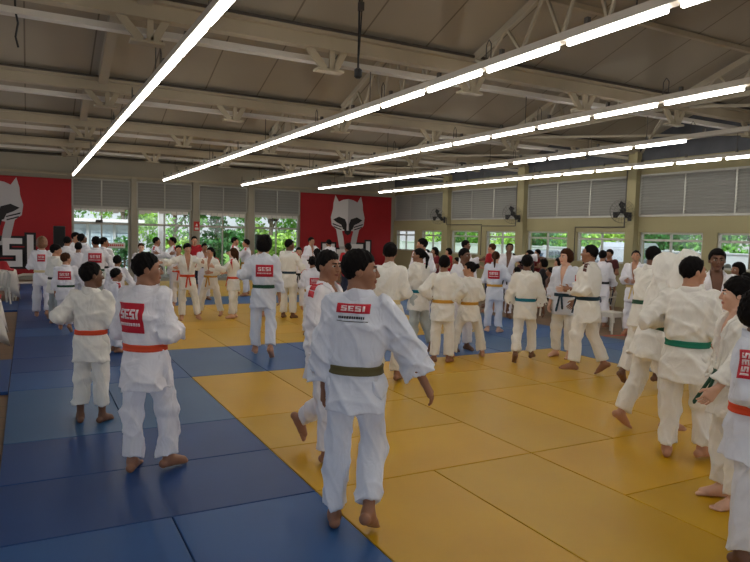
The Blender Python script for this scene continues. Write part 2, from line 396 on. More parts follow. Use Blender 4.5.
# ------------------------------------------------------------------ banners with emblem and lettering
def letter_rects(ch):
    return dict(S=[(0, .8, 1, 1), (0, .6, .34, .8), (0, .4, 1, .6), (.66, .2, 1, .4), (0, 0, 1, .2)],
                E=[(0, 0, .34, 1), (.34, .8, 1, 1), (.34, .4, .9, .6), (.34, 0, 1, .2)],
                I=[(.28, 0, .72, 1)])[ch]
def banner(cx, x0, x1, label):
    t = thing('wall_banner', label, 'banner', (cx, YF, 0), 0, 'red wall banners')
    b = nb(); box(b, x0-cx, x1-cx, -.06, -.02, .12, 3.58); obj('panel', b, M['red'], t)
    K = .00779; KZ = .00712
    def pp(p): return ((p[0]-358)*K, 3.58-(p[1]-86)*KZ)
    def flat(name, polys, m, d0, d1, par):
        b = nb()
        for poly in polys:
            uv = [pp(p) for p in poly]
            prism(b, uv, lambda u, v: (u, -d0, v), lambda u, v: (u, -d1, v))
        return obj(name, b, m, par)
    left = [(358, 111), (325, 117), (300, 130), (278, 92), (266, 140), (264, 175), (252, 225), (258, 275), (286, 300), (296, 350), (306, 405), (340, 405), (332, 350), (322, 310), (340, 306), (358, 312)]
    mir = lambda P: [(716-x, y) for x, y in P]
    h = flat('emblem_head', [left], M['bwhite'], .061, .069, t)
    flat('emblem_shaded_half', [mir(left)], M['bgrey'], .061, .069, h)
    eyes = [(266, 240), (302, 222), (340, 236), (351, 266), (350, 306), (328, 298), (318, 272), (290, 258)]
    flat('emblem_eye', [eyes], M['bblack'], .07, .074, h); flat('emblem_eye', [mir(eyes)], M['bblack'], .07, .074, h)
    flat('emblem_nose', [[(334, 292), (350, 306), (366, 306), (382, 292), (376, 325), (358, 336), (340, 325)]], M['bblack'], .07, .074, h)
    ch = [[(262, 262), (320, 282), (320, 288), (264, 270)], [(268, 280), (318, 298), (318, 304), (272, 288)]]
    flat('emblem_cheek_mark', ch, M['bblack'], .07, .074, h); flat('emblem_cheek_mark', [mir(c) for c in ch], M['bblack'], .07, .074, h)
    flat('emblem_muzzle', [[(306, 405), (410, 405), (404, 424), (312, 424)]], M['bgrey'], .061, .069, h)
    b = nb(); w = nb()
    for chx, u0, u1, zt in (('S', -1.2, -.62, 1.42), ('E', -.52, .08, 1.18), ('S', .18, .78, 1.42), ('I', .80, 1.26, 1.55)):
        for (a, c, d, e) in letter_rects(chx):
            X0 = u0+(u1-u0)*a; X1 = u0+(u1-u0)*d; Z0 = .42+(zt-.42)*c; Z1 = .42+(zt-.42)*e
            box(b, X0-.08, X1+.08, -.066, -.058, Z0-.08, Z1+.08); box(w, X0, X1, -.074, -.06, Z0, Z1)
    o = obj('lettering_outline', b, M['bblack'], t); obj('lettering', w, M['bwhite'], o)
banner(12.52, 10.28, 14.72, 'red wall banner with grey animal head emblem, between the windows and the right corner')
banner(-.93, -3.1, 1.43, 'red wall banner at the left edge, big white letters and half an animal head')
# loudspeakers on stands, exit sign, small boxes ---------------------------------
def speaker(x, y, zb, zt, w, label):
    t = thing('loudspeaker', label, 'speaker', (x, y, 0), 0, 'black loudspeakers on stands')
    b = nb(); box(b, -w/2, w/2, -.16, .16, zb, zt, .02); obj('cabinet', b, M['black'], t)
    b = nb(); box(b, -w/2+.03, w/2-.03, -.175, -.155, zb+.03, zt-.03, .008); obj('grille', b, M['grille'], t)
    b = nb(); tube(b, [(0, 0, .25), (0, 0, zb+.02)], .02, 8); obj('pole', b, M['rod'], t)
    for a in (.5, 2.6, 4.7):
        b = nb(); tube(b, [(0, 0, .55), (.42*math.cos(a), .42*math.sin(a), 0)], .014, 6); obj('leg', b, M['rod'], t)
speaker(.96, 24.3, 1.10, 1.88, .36, 'black loudspeaker on a stand in front of the left red banner')
speaker(8.12, 24.5, 1.15, 1.76, .50, 'black loudspeaker on a stand before the window next to the middle banner')
t = thing('exit_sign', 'small red and white sign on the second grey column of the far wall', 'sign', (5.88, YF-.17, 2.0))
b = nb(); box(b, -.11, .11, -.012, 0, -.16, .20); obj('board', b, M['signred'], t)
b = nb(); prism(b, [(-.05, .02), (.05, .02), (0, .13)], lambda u, v: (u, -.017, v), lambda u, v: (u, -.011, v)); box(b, -.07, .07, -.017, -.011, -.12, -.04); obj('symbol', b, M['signwhite'], t)
for x, z, lab in ((2.36, 2.10, 'small dark lamp box on the transom over the leftmost glass doors'), (9.12, 2.36, 'small dark lamp box on the transom beside the middle banner')):
    t = thing('emergency_lamp', lab, 'lamp', (x, YF+.034, z), 0, 'emergency lamp boxes')
    b = nb(); box(b, -.12, .12, -.07, 0, -.05, .05, .01); obj('case', b, M['black'], t)
    for s in (-1, 1):
        b = nb(); lathe(b, [(.035, 0), (.045, .05), (.02, .06)], n=12)
        for v in b.verts: v.co = Vector((v.co.x+s*.07, -.07-v.co.z, v.co.y))
        obj('lamp_head', b, M['rod'], t)
t = thing('notice_board', 'long white board with a red heading on the leftmost glass door', 'sign', (2.9, YF+.03, 1.21))
b = nb(); box(b, -.36, .36, -.012, 0, -.10, .10); obj('board', b, M['signwhite'], t)
b = nb()
for k in range(9):
    x = -.31+k*.07; box(b, x, x+.05, -.016, -.011, -.03, .045)
obj('heading', b, M['signred'], t)
# wall fans --------------------------------------------------------------------
def fan(y, z, yaw, label):
    t = thing('wall_fan', label, 'fan', (XR-.18, y, z), 0, 'wall fans on the right-hand columns')
    b = nb(); box(b, -.03, 0, -.06, .06, -.22, .02, .01); tube(b, [(-.02, 0, -.1), (-.16, 0, -.12), (-.24, 0, -.02)], .022, 8); obj('wall_bracket', b, M['black'], t)
    Rm = Matrix.Translation((-.30, 0, .05)) @ Matrix.Rotation(yaw, 4, 'Z') @ Matrix.Rotation(-PI/2-.25, 4, 'Y')
    def pt(m, bm):
        bmesh.ops.transform(bm, matrix=m, verts=bm.verts[:]); return bm
    b = nb(); lathe(b, [(.03, -.12), (.075, -.10), (.08, .0), (.05, .03)], n=14); obj('motor', pt(Rm, b), M['black'], t, True)
    b = nb()
    for k in range(3):
        a0 = 2*PI*k/3
        pts = [(.04, a0-.3), (.24, a0-.45), (.29, a0+.1), (.22, a0+.4), (.05, a0+.35)]
        prism(b, [(r*math.cos(a), r*math.sin(a)) for r, a in pts], lambda u, v: (u, v, .07+.1*math.sin(math.atan2(v, u)-a0)*math.hypot(u, v)), lambda u, v: (u, v, .076+.1*math.sin(math.atan2(v, u)-a0)*math.hypot(u, v)))
    obj('fan_blades', pt(Rm, b), M['black'], t)
    b = nb()
    for rr, zz in ((.33, .06), (.30, .13), (.2, .15), (.08, .155)):
        tube(b, [(rr*math.cos(2*PI*k/24), rr*math.sin(2*PI*k/24), zz) for k in range(25)], .003, 4)
    for k in range(20):
        a = 2*PI*k/20; tube(b, [(rr*math.cos(a), rr*math.sin(a), zz) for rr, zz in ((.33, .06), (.30, .13), (.2, .15), (.06, .155))], .003, 4)
    obj('guard', pt(Rm, b), M['rod'], t)
fan(12.55, 2.62, .5, 'black wall fan on the nearest visible column, above the white van window')
fan(17.14, 2.62, .5, 'black wall fan on the middle column of the right wall')
fan(21.6, 2.62, .4, 'black wall fan on the far column, nearest the middle banner')
for pts, lab in (([(XR-.03, 14.72, 1.2), (XR-.03, 14.72, 2.24), (XR-.03, 12.8, 2.24), (XR-.195, 12.72, 2.24), (XR-.195, 12.70, 4.05)], 'dark conduit running along the wall below the nearest visible fan'),
                 ([(XR-.03, 19.4, 1.2), (XR-.03, 19.4, 2.28), (XR-.03, 17.38, 2.28), (XR-.195, 17.3, 2.28), (XR-.195, 17.3, 4.05)], 'dark conduit running along the wall below the middle fan'),
                 ([(XR-.03, 19.4, 2.33), (XR-.03, 21.36, 2.33), (XR-.195, 21.44, 2.33), (XR-.195, 21.46, 2.6)], 'dark conduit running along the wall up to the far fan')):
    b = nb(); tube(b, pts, .016, 6); tag(obj('conduit_pipe', b, M['rod']), lab, 'pipe', 'conduit pipes on the right wall')
# tables and plastic chairs ---------------------------------------------------------
def table(cx, cy, lx, ly, label, seed):
    rr = random.Random(seed)
    t = thing('plastic_table', label, 'table', (cx, cy, -.04), 0, 'plastic tables at the left side')
    b = nb(); box(b, -lx/2+.04, lx/2-.04, -ly/2+.04, ly/2-.04, .70, .735, .01); obj('tabletop', b, M['plastic'], t)
    for sx in (-1, 1):
        for sy in (-1, 1):
            b = nb(); tube(b, [(sx*(lx/2-.1), sy*(ly/2-.1), .70), (sx*(lx/2-.05), sy*(ly/2-.05), 0)], [.03, .02], 8); obj('leg', b, M['plastic'], t)
    # cloth
    b = nb(); n = 10; ring = []
    per = []
    for k in range(n): per.append((-lx/2+lx*k/n, -ly/2))
    for k in range(n): per.append((lx/2, -ly/2+ly*k/n))
    for k in range(n): per.append((lx/2-lx*k/n, ly/2))
    for k in range(n): per.append((-lx/2, ly/2-ly*k/n))
    rows = []
    for lev, (z, off) in enumerate(((.742, -.01), (.736, .004), (.6, .02), (.45, .035), (.30, .05))):
        row = []
        for k, (x, y) in enumerate(per):
            corner = 1 if k % n == 0 else 0
            wv = .010*lev*math.sin(k*1.35+seed)
            o = off+wv; L = math.hypot(x, y)
            near = 1 if k % n in (1, n-1) else 0; drop = (-.20*corner-.07*near)*(lev/4)+rr.uniform(-.003, .003)*lev
            row.append(b.verts.new((x+(o*2 if corner else o)*(x/(lx/2)), y+(o*2 if corner else o)*(y/(ly/2)), z+drop)))
        rows.append(row)
    b.faces.new(rows[0])
    for A, B in zip(rows, rows[1:]):
        for k in range(len(per)): b.faces.new((A[k], A[(k+1) % len(per)], B[(k+1) % len(per)], B[k]))
    o = obj('tablecloth', b, M['cloth'], None, True); o.location = (cx, cy, -.04)
    md = o.modifiers.new('thick', 'SOLIDIFY'); md.thickness = .004; md.offset = 1
    return o
tag(table(-.98, 11.55, 1.15, 1.15, 'near plastic table under a white cloth at the left edge', 1), 'white cloth hanging over the near table at the left edge', 'tablecloth', 'white tablecloths')
tag(table(-.92, 18.9, 1.3, 1.3, 'far plastic table under a white cloth, before the left banner', 2), 'white cloth over the far table before the left banner', 'tablecloth', 'white tablecloths')
def runner(cx, cy, w, d, label):
    b = nb(); n = 12
    vs = [[b.verts.new((-w/2+w*i/n, -d/2+d*j/6, .012*math.sin(i*1.9+j)+.028+(.20 if 2 < i < 11 and 1 < j < 5 else 0))) for j in range(7)] for i in range(n+1)]
    for i in range(n):
        for j in range(6): b.faces.new((vs[i][j], vs[i+1][j], vs[i+1][j+1], vs[i][j+1]))
    o = obj('folded_red_cloth', b, M['redcloth'], None, True); o.location = (cx, cy, .71)
    md = o.modifiers.new('thick', 'SOLIDIFY'); md.thickness = .02; md.offset = -1
    tag(o, label, 'cloth', 'red cloths on the side tables')
runner(-.78, 18.9, .95, .7, 'crumpled red cloth lying on the far white table before the left banner')
runner(-.82, 11.7, .9, .55, 'crumpled red cloth lying on the near white table at the left edge')
def make_chair():
    t = thing('plastic_chair', 'white plastic chair beside the far table, before the left banner', 'chair', (0, 0, 0), 0, 'white plastic chairs')
    b = nb(); box(b, -.22, .22, -.21, .22, .42, .445, .012); obj('seat', b, M['plastic'], t)
    b = nb()
    for k in range(5):
        x = -.17+k*.085; bar(b, (x, -.20, .44), (x*1.08, -.29, .80), .045, .015, (0, 1, 0))
    tube(b, [(-.21, -.20, .44), (-.22, -.28, .74), (-.15, -.30, .83), (0, -.31, .85), (.15, -.30, .83), (.22, -.28, .74), (.21, -.20, .44)], .017, 8)
    obj('backrest', b, M['plastic'], t)
    for sx in (-1, 1):
        for sy, y0, y1 in ((-1, -.18, -.24), (1, .19, .22)):
            b = nb(); tube(b, [(sx*.19, y0, .43), (sx*.225, y1, 0)], [.028, .02], 8); obj('leg', b, M['plastic'], t)
        b = nb(); tube(b, [(sx*.22, -.26, .64), (sx*.25, .05, .64), (sx*.24, .2, .60), (sx*.215, .2, .43)], .016, 8); obj('armrest', b, M['plastic'], t)
    return t
chair0 = make_chair(); chair0.location = (-.05, 18.9, -.04); chair0.rotation_euler = (0, 0, PI/2)
dup(chair0, (-.62, 17.6, -.04), 0.2, 'white plastic chair in front of the far table, cut by the left edge', 'white plastic chairs')
def make_stool(x, y, label):
    t = thing('plastic_stool', label, 'stool', (x, y, -.04))
    b = nb(); box(b, -.17, .17, -.17, .17, .40, .44, .015); obj('seat', b, M['plastic'], t)
    for sx in (-1, 1):
        for sy in (-1, 1):
            b = nb(); tube(b, [(sx*.14, sy*.14, .41), (sx*.18, sy*.18, 0)], [.03, .022], 8); obj('leg', b, M['plastic'], t)
    b = nb(); box(b, -.145, .145, -.15, -.135, .33, .40); box(b, -.145, .145, .135, .15, .33, .40); box(b, -.15, -.135, -.14, .14, .33, .40); box(b, .135, .15, -.14, .14, .33, .40)
    obj('apron', b, M['plastic'], t)
make_stool(10.55, 9.32, 'white plastic stool beside the standing instructor, in front of seated children')
# outside ---------------------------------------------------------------------------
b = nb(); box(b, -30, 60, YF+.2, 60, -.3, -.12); box(b, XR+.2, 60, -30, YF+.2, -.3, -.12); struct('ground', b, M['asphalt'])
b = nb(); box(b, 31.4, 60, -30, 60, -.12, -.10); box(b, -30, 30.8, YF+8, 60, -.12, -.10); tag(obj('lawn', b, M['grass']), 'strip of bright green lawn beyond the parking area', 'lawn', None, 'stuff')
b = nb(); box(b, 31, 31.2, -20, 60, -.1, 1.32); box(b, 30.95, 31.25, -20, 60, 1.32, 1.40)
for k in range(24): box(b, 30.92, 31.28, -18+k*3.2, -17.7+k*3.2, -.1, 1.46)
tag(obj('boundary_wall', b, M['fence']), 'long pale boundary wall beyond the parked cars', 'wall')
t = thing('garden_building', 'pale blue building with louvred bays behind the leftmost glass doors', 'building', (2.6, 34, -.1))
b = nb(); box(b, -4.0, 2.2, 0, 3, 0, 2.25); obj('wall', b, M['bluewall'], t)
b = nb(); box(b, -4.2, 2.5, -.5, 3.2, 2.25, 2.4); obj('roof', b, M['bwhite'], t)
for k in range(5):
    b = nb(); x = -3.7+k*1.2; box(b, x, x+.12, -.12, 0, 0, 2.25); obj('pilaster', b, M['fence'], t)
    b = nb()
    for j in range(10): box(b, x+.2, x+1.1, -.05, -.01, .3+j*.18, .44+j*.18)
    obj('louvre_panel', b, M['bluewall'], t)
t = thing('white_post', 'white outdoor post seen through the second far window', 'post', (5.2, 29.5, -.1))
b = nb(); box(b, -.14, .14, -.14, .14, 0, 3.4); obj('shaft', b, M['bwhite'], t)
b = nb(); box(b, -.2, .2, -.2, .2, 3.4, 3.5); obj('cap', b, M['bwhite'], t)
def tree(x, y, h, r, m, label, n=2600, trunk=.14, zlow=.8, shrub=False, group='trees outside the windows'):
    rr = random.Random(int(x*31+y*17)); g = np.random.default_rng(int(x*31+y*17))
    t = thing('garden_shrub' if shrub else 'garden_tree', label, 'shrub' if shrub else 'tree', (x, y, -.1), 0, group)
    b = nb(); pts = [(0, 0, 0), (rr.uniform(-.1, .1), rr.uniform(-.1, .1), h*.35), (rr.uniform(-.3, .3), rr.uniform(-.3, .3), h*.75)]
    tube(b, pts, [trunk, trunk*.8, trunk*.4], 9)
    for k in range(5):
        a = 2*PI*k/5+rr.random(); z = h*(.3+.08*k)
        tube(b, [(0, 0, z), (.45*r*math.cos(a), .45*r*math.sin(a), z+h*.18), (.8*r*math.cos(a), .8*r*math.sin(a), z+h*.3)], [trunk*.5, trunk*.35, trunk*.15], 6)
    obj('trunk', b, M['bark'], t, True)
    # crown: leaf blades gathered into clumps
    cl = []
    for k in range(16):
        a = rr.uniform(0, 2*PI); q = rr.random()**.5*r*.75; cl.append((q*math.cos(a), q*math.sin(a), rr.uniform(zlow, h), rr.uniform(.3, .55)*r))
    cl = np.array(cl); idx = g.integers(0, 16, n)
    d = g.normal(size=(n, 3)); d /= np.linalg.norm(d, axis=1)[:, None]
    p = cl[idx, :3]+d*(cl[idx, 3]*g.uniform(.55, 1.05, n))[:, None]*np.array([1, 1, .75])
    p[:, 2] = np.maximum(p[:, 2], .15)
    s = g.uniform(.07, .17, n)*(1.35 if r > 2.4 else 1 if r > 1.2 else .8)
    u = g.normal(size=(n, 3)); u /= np.linalg.norm(u, axis=1)[:, None]
    v = np.cross(u, g.normal(size=(n, 3))); v /= np.linalg.norm(v, axis=1)[:, None]
    V = np.stack([p-u*s[:, None], p+v*s[:, None]*.5, p+u*s[:, None], p-v*s[:, None]*.5], 1).reshape(-1, 3)
    me = np_mesh('foliage', V, np.arange(4*n).reshape(-1, 4)); me.materials.append(m)
    link(bpy.data.objects.new('foliage', me), t)
def np_mesh(name, V, Q, T=None, smooth=False):
    me = bpy.data.meshes.new(name); nq = len(Q); nt = 0 if T is None else len(T)
    me.vertices.add(len(V)); me.vertices.foreach_set('co', np.ascontiguousarray(V, dtype=np.float32).ravel())
    me.loops.add(nq*4+nt*3)
    li = np.asarray(Q, dtype=np.int32).ravel()
    if nt: li = np.concatenate([li, np.asarray(T, dtype=np.int32).ravel()])
    me.loops.foreach_set('vertex_index', li)
    me.polygons.add(nq+nt)
    st = np.arange(nq)*4
    if nt: st = np.concatenate([st, nq*4+np.arange(nt)*3])
    me.polygons.foreach_set('loop_start', st.astype(np.int32))
    if smooth: me.polygons.foreach_set('use_smooth', np.ones(nq+nt, dtype=bool))
    me.update(calc_edges=True); me.validate()
    return me
LM = [M['leaf'], M['leaf2'], M['leaf3']]; LN = ['green', 'light green', 'deep green']
far_trees = [(-1.5, 42, 6, 2.2, 1), (1.8, 44.5, 7, 2.2, 0), (4.9, 40.2, 6.5, 1.9, 1), (7.0, 35.5, 6.5, 1.7, 0), (9.7, 37.5, 6, 1.8, 2), (12., 35, 6.5, 1.8, 1), (14.8, 37.5, 6, 1.9, 0), (17.8, 41, 7, 2.2, 2), (7.9, 45, 7.5, 2.2, 1), (13.6, 44, 7.5, 2.2, 0)]
where = ['behind the pale blue building', 'rising over the pale blue building', 'behind the white post', 'behind the third far window', 'behind the column beside the exit sign window', 'behind the fourth far window',
         'behind the loudspeaker window', 'behind the middle banner', 'at the back of the third far window', 'at the back of the loudspeaker window']
for (x, y, h, r, k), wh in zip(far_trees, where): tree(x, y, h, r, LM[k], LN[k]+' leafy tree '+wh, zlow=.9)
for k, (x, y) in enumerate([(6.4, 30.5), (8.0, 31.2), (9.4, 30.4), (11.2, 30.8), (3.9, 31.5)]):
    tree(x, y, 1.3+.3*(k % 2), .9, LM[(k+1) % 3], LN[(k+1) % 3]+' shrub growing outside, '+['left in the third far window', 'right in the third far window', 'left in the loudspeaker window', 'right in the loudspeaker window', 'by the white post'][k], 900, .05, .3, True, 'shrubs outside the far windows')
right_trees = [(37.9, 6, 6, 2.5, 1), (41.5, 11.5, 7, 2.7, 0), (37.9, 17, 6, 2.6, 2), (41.5, 22.5, 7, 2.8, 1), (37.9, 28, 6, 2.6, 0), (42, 34, 7, 2.9, 2), (37.9, 40, 6, 2.7, 1), (42, 46.5, 7, 3, 0), (37.9, 53, 6.5, 2.9, 1)]
rw = ['nearest the right frame edge', 'beyond the pane with the leaning man', 'beyond the pane right of the nearest fan', 'beyond the white van', 'beyond the silver car', 'beyond the pane left of the silver car', 'beyond the middle fan', 'beyond the second far pane', 'beyond the pane next to the corner']
for (x, y, h, r, k), wh in zip(right_trees, rw): tree(x, y, h, r, LM[k], LN[k]+' tree over the boundary wall, '+wh, 5200, .16, 1.0)
tree(22.2, 13.6, 5, 1.3, M['leaf'], 'slim tree with a pale trunk standing before the boundary wall', 900, .15, 2.2)
tree(23.2, 16.0, 5, 1.3, M['leaf3'], 'slim forked tree between the van and the window column', 900, .13, 2.2)
for k in range(13):
    tree(33.7+.3*(k % 2), 7.5+3.7*k, 2.5+.35*(k % 3), 1.65, LM[(k*2+1) % 3], LN[(k*2+1) % 3]+' hedge shrub over the boundary wall, '+ctxt(k)+' from the right frame edge', 1700, .06, .9, True, 'hedge shrubs behind the boundary wall')
# parked cars
def car(x, y, rz, m, label, van):
    t = thing('parked_van' if van else 'parked_car', label, 'car', (x, y, -.1), rz, 'parked cars')
    if van: side = [(-2.1, .35), (-2.1, .95), (-1.95, 1.1), (-1.75, 1.75), (-1.4, 1.9), (1.7, 1.9), (2.0, 1.7), (2.1, .9), (2.1, .35)]
    else: side = [(-2.1, .35), (-2.12, .75), (-1.9, .9), (-1.0, 1.0), (-.45, 1.42), (.75, 1.45), (1.4, 1.05), (2.0, .98), (2.1, .7), (2.1, .35)]
    b = nb(); prism(b, side, lambda u, v: (u, -.85+.12*max(0, v-.95), v), lambda u, v: (u, .85-.12*max(0, v-.95), v))
    bmesh.ops.bevel(b, geom=b.edges[:], offset=.04, segments=2, affect='EDGES'); obj('body', b, m, t, False)
    win = [[(-1.62, 1.15), (-1.5, 1.68), (-.6, 1.72), (-.6, 1.15)], [(-.5, 1.15), (-.5, 1.72), (.6, 1.72), (.6, 1.15)], [(.7, 1.15), (.7, 1.72), (1.75, 1.68), (1.85, 1.15)]] if van else [[(-.85, 1.02), (-.42, 1.36), (.1, 1.38), (.1, 1.02)], [(.18, 1.02), (.18, 1.38), (.72, 1.38), (1.2, 1.06)]]
    for s in (-1, 1):
        for wp in win:
            b = nb(); prism(b, wp, lambda u, v: (u, s*(.855-.12*max(0, v-.95)), v), lambda u, v: (u, s*(.835-.12*max(0, v-.95)), v)); obj('side_window', b, M['cargl'], t)
        for wx in (-1.35, 1.35):
            b = nb(); lathe(b, [(.28, 0), (.33, .03), (.33, .17), (.28, .2)], n=20)
            bmesh.ops.transform(b, matrix=Matrix.Translation((wx, s*.88, .33)) @ Matrix.Rotation(s*PI/2, 4, 'X'), verts=b.verts[:]); w = obj('wheel', b, M['tyre'], t)
            b = nb(); lathe(b, [(.18, -.012), (.19, .01)], n=14)
            bmesh.ops.transform(b, matrix=Matrix.Translation((wx, s*.885, .33)) @ Matrix.Rotation(s*PI/2, 4, 'X'), verts=b.verts[:]); obj('hub_cap', b, M['hub'], w)
    zb = (1.15, 1.72) if van else (1.0, 1.36)
    b = nb()
    xa, xb = (-1.96, -1.74) if van else (-1.02, -.5)
    prism(b, [(-.66, 0), (.66, 0), (.6, 1), (-.6, 1)], lambda u, v: (xa-.02+(xb-xa)*v, u, zb[0]+(zb[1]-zb[0])*v), lambda u, v: (xa+.03+(xb-xa)*v, u, zb[0]+(zb[1]-zb[0])*v)); obj('windscreen', b, M['cargl'], t)
    for s in (-1, 1):
        b = nb(); box(b, -2.14, -2.08, s*.62-.16, s*.62+.16, .66, .84, .02); obj('headlamp', b, M['signwhite'], t)
        b = nb(); box(b, 2.06, 2.13, s*.68-.1, s*.68+.1, .7, .95, .02); obj('tail_lamp', b, M['tail'], t)
    b = nb(); box(b, -2.16, -2.06, -.8, .8, .35, .55, .03); box(b, 2.05, 2.16, -.8, .8, .35, .55, .03); obj('bumper', b, M['tyre'], t)
car(21.5, 18.2, PI+.5, M['carw'], 'white van parked outside, in the window left of the nearest fan', True)
car(22.0, 24.2, .4, M['cars'], 'silver car parked outside, in the window right of the middle fan', False)
car(25.5, 12.4, 1.3, M['carw'], 'white car parked outside behind the raised white sleeve', False)
# ------------------------------------------------------------------ people
f32 = np.float32
def nrm(v): v = np.asarray(v, float); return v/np.linalg.norm(v)
def rcone(p, a, b, ra, rb, sc=None):
    a = np.asarray(a, f32); b = np.asarray(b, f32); ab = b-a
    pa = p-a
    t = np.clip((pa@ab)/max(float(ab@ab), 1e-9), 0, 1)
    q = pa-t[:, None]*ab
    return np.sqrt((q*q).sum(1))-(ra+(rb-ra)*t)
def ell(p, c, r):
    r = np.asarray(r, f32); q = (p-np.asarray(c, f32))/r
    k0 = np.sqrt((q*q).sum(1))+1e-6; q2 = q/r; k1 = np.sqrt((q2*q2).sum(1))+1e-6
    return k0*(k0-1)/k1
def smin(a, b, k):
    h = np.clip(.5+.5*(b-a)/k, 0, 1); return b+(a-b)*h-k*h*(1-h)
def prof(p, zs, rx, ry, yo=None, e=2.3):
    z = p[:, 2]; a = np.interp(z, zs, rx); c = np.interp(z, zs, ry); y = p[:, 1]-(np.interp(z, zs, yo) if yo else 0)
    q = (np.abs(p[:, 0]/a)**e+np.abs(y/c)**e)**(1/e)
    d = (q-1)*np.minimum(a, c)
    return np.maximum(d, np.maximum(zs[0]-z, z-zs[-1]))
CUBE = np.array([(i, j, k) for i in (0, 1) for j in (0, 1) for k in (0, 1)])
EDG = [(a, b) for a in range(8) for b in range(8) if a < b and np.abs(CUBE[a]-CUBE[b]).sum() == 1]
def sdf_mesh(f, lo, hi, h):
    lo = np.asarray(lo, float); hi = np.asarray(hi, float)
    B = 4; nc = np.ceil((hi-lo)/(h*B)).astype(int)+1; n = nc*B+1
    g = np.stack(np.meshgrid(*[np.arange(c) for c in nc], indexing='ij'), -1).reshape(-1, 3)
    cen = (lo+(g+.5)*h*B).astype(f32); dv = f(cen)
    near = np.abs(dv) < h*B*1.35+.012
    gi = g[near]
    off = np.stack(np.meshgrid(*[np.arange(B+1)]*3, indexing='ij'), -1).reshape(-1, 3)
    V = np.full(n, 1., f32)
    # coarse sign fill
    sg = np.where(dv.reshape(nc) < 0, -1., 1.).astype(f32)
    V[:nc[0]*B, :nc[1]*B, :nc[2]*B] = sg.repeat(B, 0).repeat(B, 1).repeat(B, 2)
    idx = (gi[:, None, :]*B+off[None]).reshape(-1, 3)
    lin = np.unique(idx[:, 0]*(n[1]*n[2])+idx[:, 1]*n[2]+idx[:, 2])
    ii = np.stack(np.unravel_index(lin, n), -1)
    pts = (lo+ii*h).astype(f32)
    V.reshape(-1)[lin] = f(pts)
    V[[0, -1]] = 1; V[:, [0, -1]] = 1; V[:, :, [0, -1]] = 1
    S = V < 0
    c = np.zeros(tuple(n-1), np.uint8)
    for o in CUBE: c += S[o[0]:n[0]-1+o[0], o[1]:n[1]-1+o[1], o[2]:n[2]-1+o[2]]
    act = np.argwhere((c > 0) & (c < 8))
    vid = np.full(tuple(n-1), -1, np.int32); vid[act[:, 0], act[:, 1], act[:, 2]] = np.arange(len(act))
    cv = np.stack([V[act[:, 0]+o[0], act[:, 1]+o[1], act[:, 2]+o[2]] for o in CUBE], 1)
    acc = np.zeros((len(act), 3)); cnt = np.zeros(len(act))
    for a, b in EDG:
        m = (cv[:, a] < 0) != (cv[:, b] < 0)
        t = np.where(m, cv[:, a]/np.where(m, cv[:, a]-cv[:, b], 1), 0)
        p = CUBE[a]+(CUBE[b]-CUBE[a])*t[:, None]
        acc += p*m[:, None]; cnt += m
    P = lo+(act+acc/cnt[:, None])*h
    Q = []
    for ax in range(3):
        u, v = (ax+1) % 3, (ax+2) % 3
        sl0 = [slice(1, -1)]*3; sl1 = [slice(1, -1)]*3
        sl0[ax] = slice(0, -1); sl1[ax] = slice(1, None)
        d = S[tuple(sl0)] != S[tuple(sl1)]
        e = np.argwhere(d); o = np.ones(3, int); o[ax] = 0; e = e+o
        ins = S[e[:, 0], e[:, 1], e[:, 2]]
        du = np.zeros(3, int); du[u] = 1; dw = np.zeros(3, int); dw[v] = 1
        q = np.stack([vid[tuple((e-du-dw).T)], vid[tuple((e-dw).T)], vid[tuple(e.T)], vid[tuple((e-du).T)]], 1)
        q = np.where(ins[:, None], q, q[:, ::-1]); Q.append(q)
    Q = np.concatenate(Q); Q = Q[(Q >= 0).all(1)]
    return P, Q
def rotz(a): c, s = math.cos(a), math.sin(a); return np.array([[c, -s, 0], [s, c, 0], [0, 0, 1]])
def rotx(a): c, s = math.cos(a), math.sin(a); return np.array([[1, 0, 0], [0, c, -s], [0, s, c]])
def roty(a): c, s = math.cos(a), math.sin(a); return np.array([[c, 0, s], [0, 1, 0], [-s, 0, c]])
D2R = PI/180
ARM = dict(down=((.16, .02, -1), (.07, .22, -1)), fwd=((.15, .35, -1), (.05, .65, -1)), back=((.2, -.35, -1), (.12, .02, -1)),
           hip=((.62, -.32, -.80), (-.62, .30, -.50)), bent=((.25, -.02, -1), (-.42, .85, -.02)), grip=((.35, .65, -.6), (-.15, .95, .22)),
           wide=((.85, .35, -.32), (.75, .55, .02)), outd=((.50, .12, -.86), (.44, .22, -.87)), elbow=((.55, -.35, -.8), (-.35, .85, .02)),
           side=((.95, .12, .22), (.98, .1, .20)), raise_=((.25, .75, .7), (-.1, 1., .1)), lap=((.2, .25, -1), (-.25, .95, -.15)), low=((.3, .25, -.9), (-.05, .6, -.75)),
           ahead=((.3, .9, -.25), (.05, 1, .05)), high=((.35, .5, .8), (-.2, .5, .85)))
LEG = dict(stand=((.05, .0, -1), (.02, -.02, -1), 0), wide=((.22, .02, -1), (.16, -.02, -1), 0), fwd=((.06, .28, -1), (.03, .04, -1), 0),
           back=((.05, -.16, -1), (.03, -.42, -1), 34), lift=((.05, .20, -1), (.02, -.72, -1), 26), kick=((.05, -.05, -1), (.05, -1.15, -.8), 55),
           side=((.30, .05, -1), (.22, -.02, -1), 0), sit=((.12, 1, -.06), (.05, .06, -1), 0), sitout=((.35, 1, -.08), (.05, .18, -1), 0), tip=((.05, .05, -1), (.03, -.25, -1), 22))
SK = dict(dark=(112, 76, 56), brown=(152, 106, 80), tan=(190, 138, 108), light=(220, 174, 148))
SKM = {}
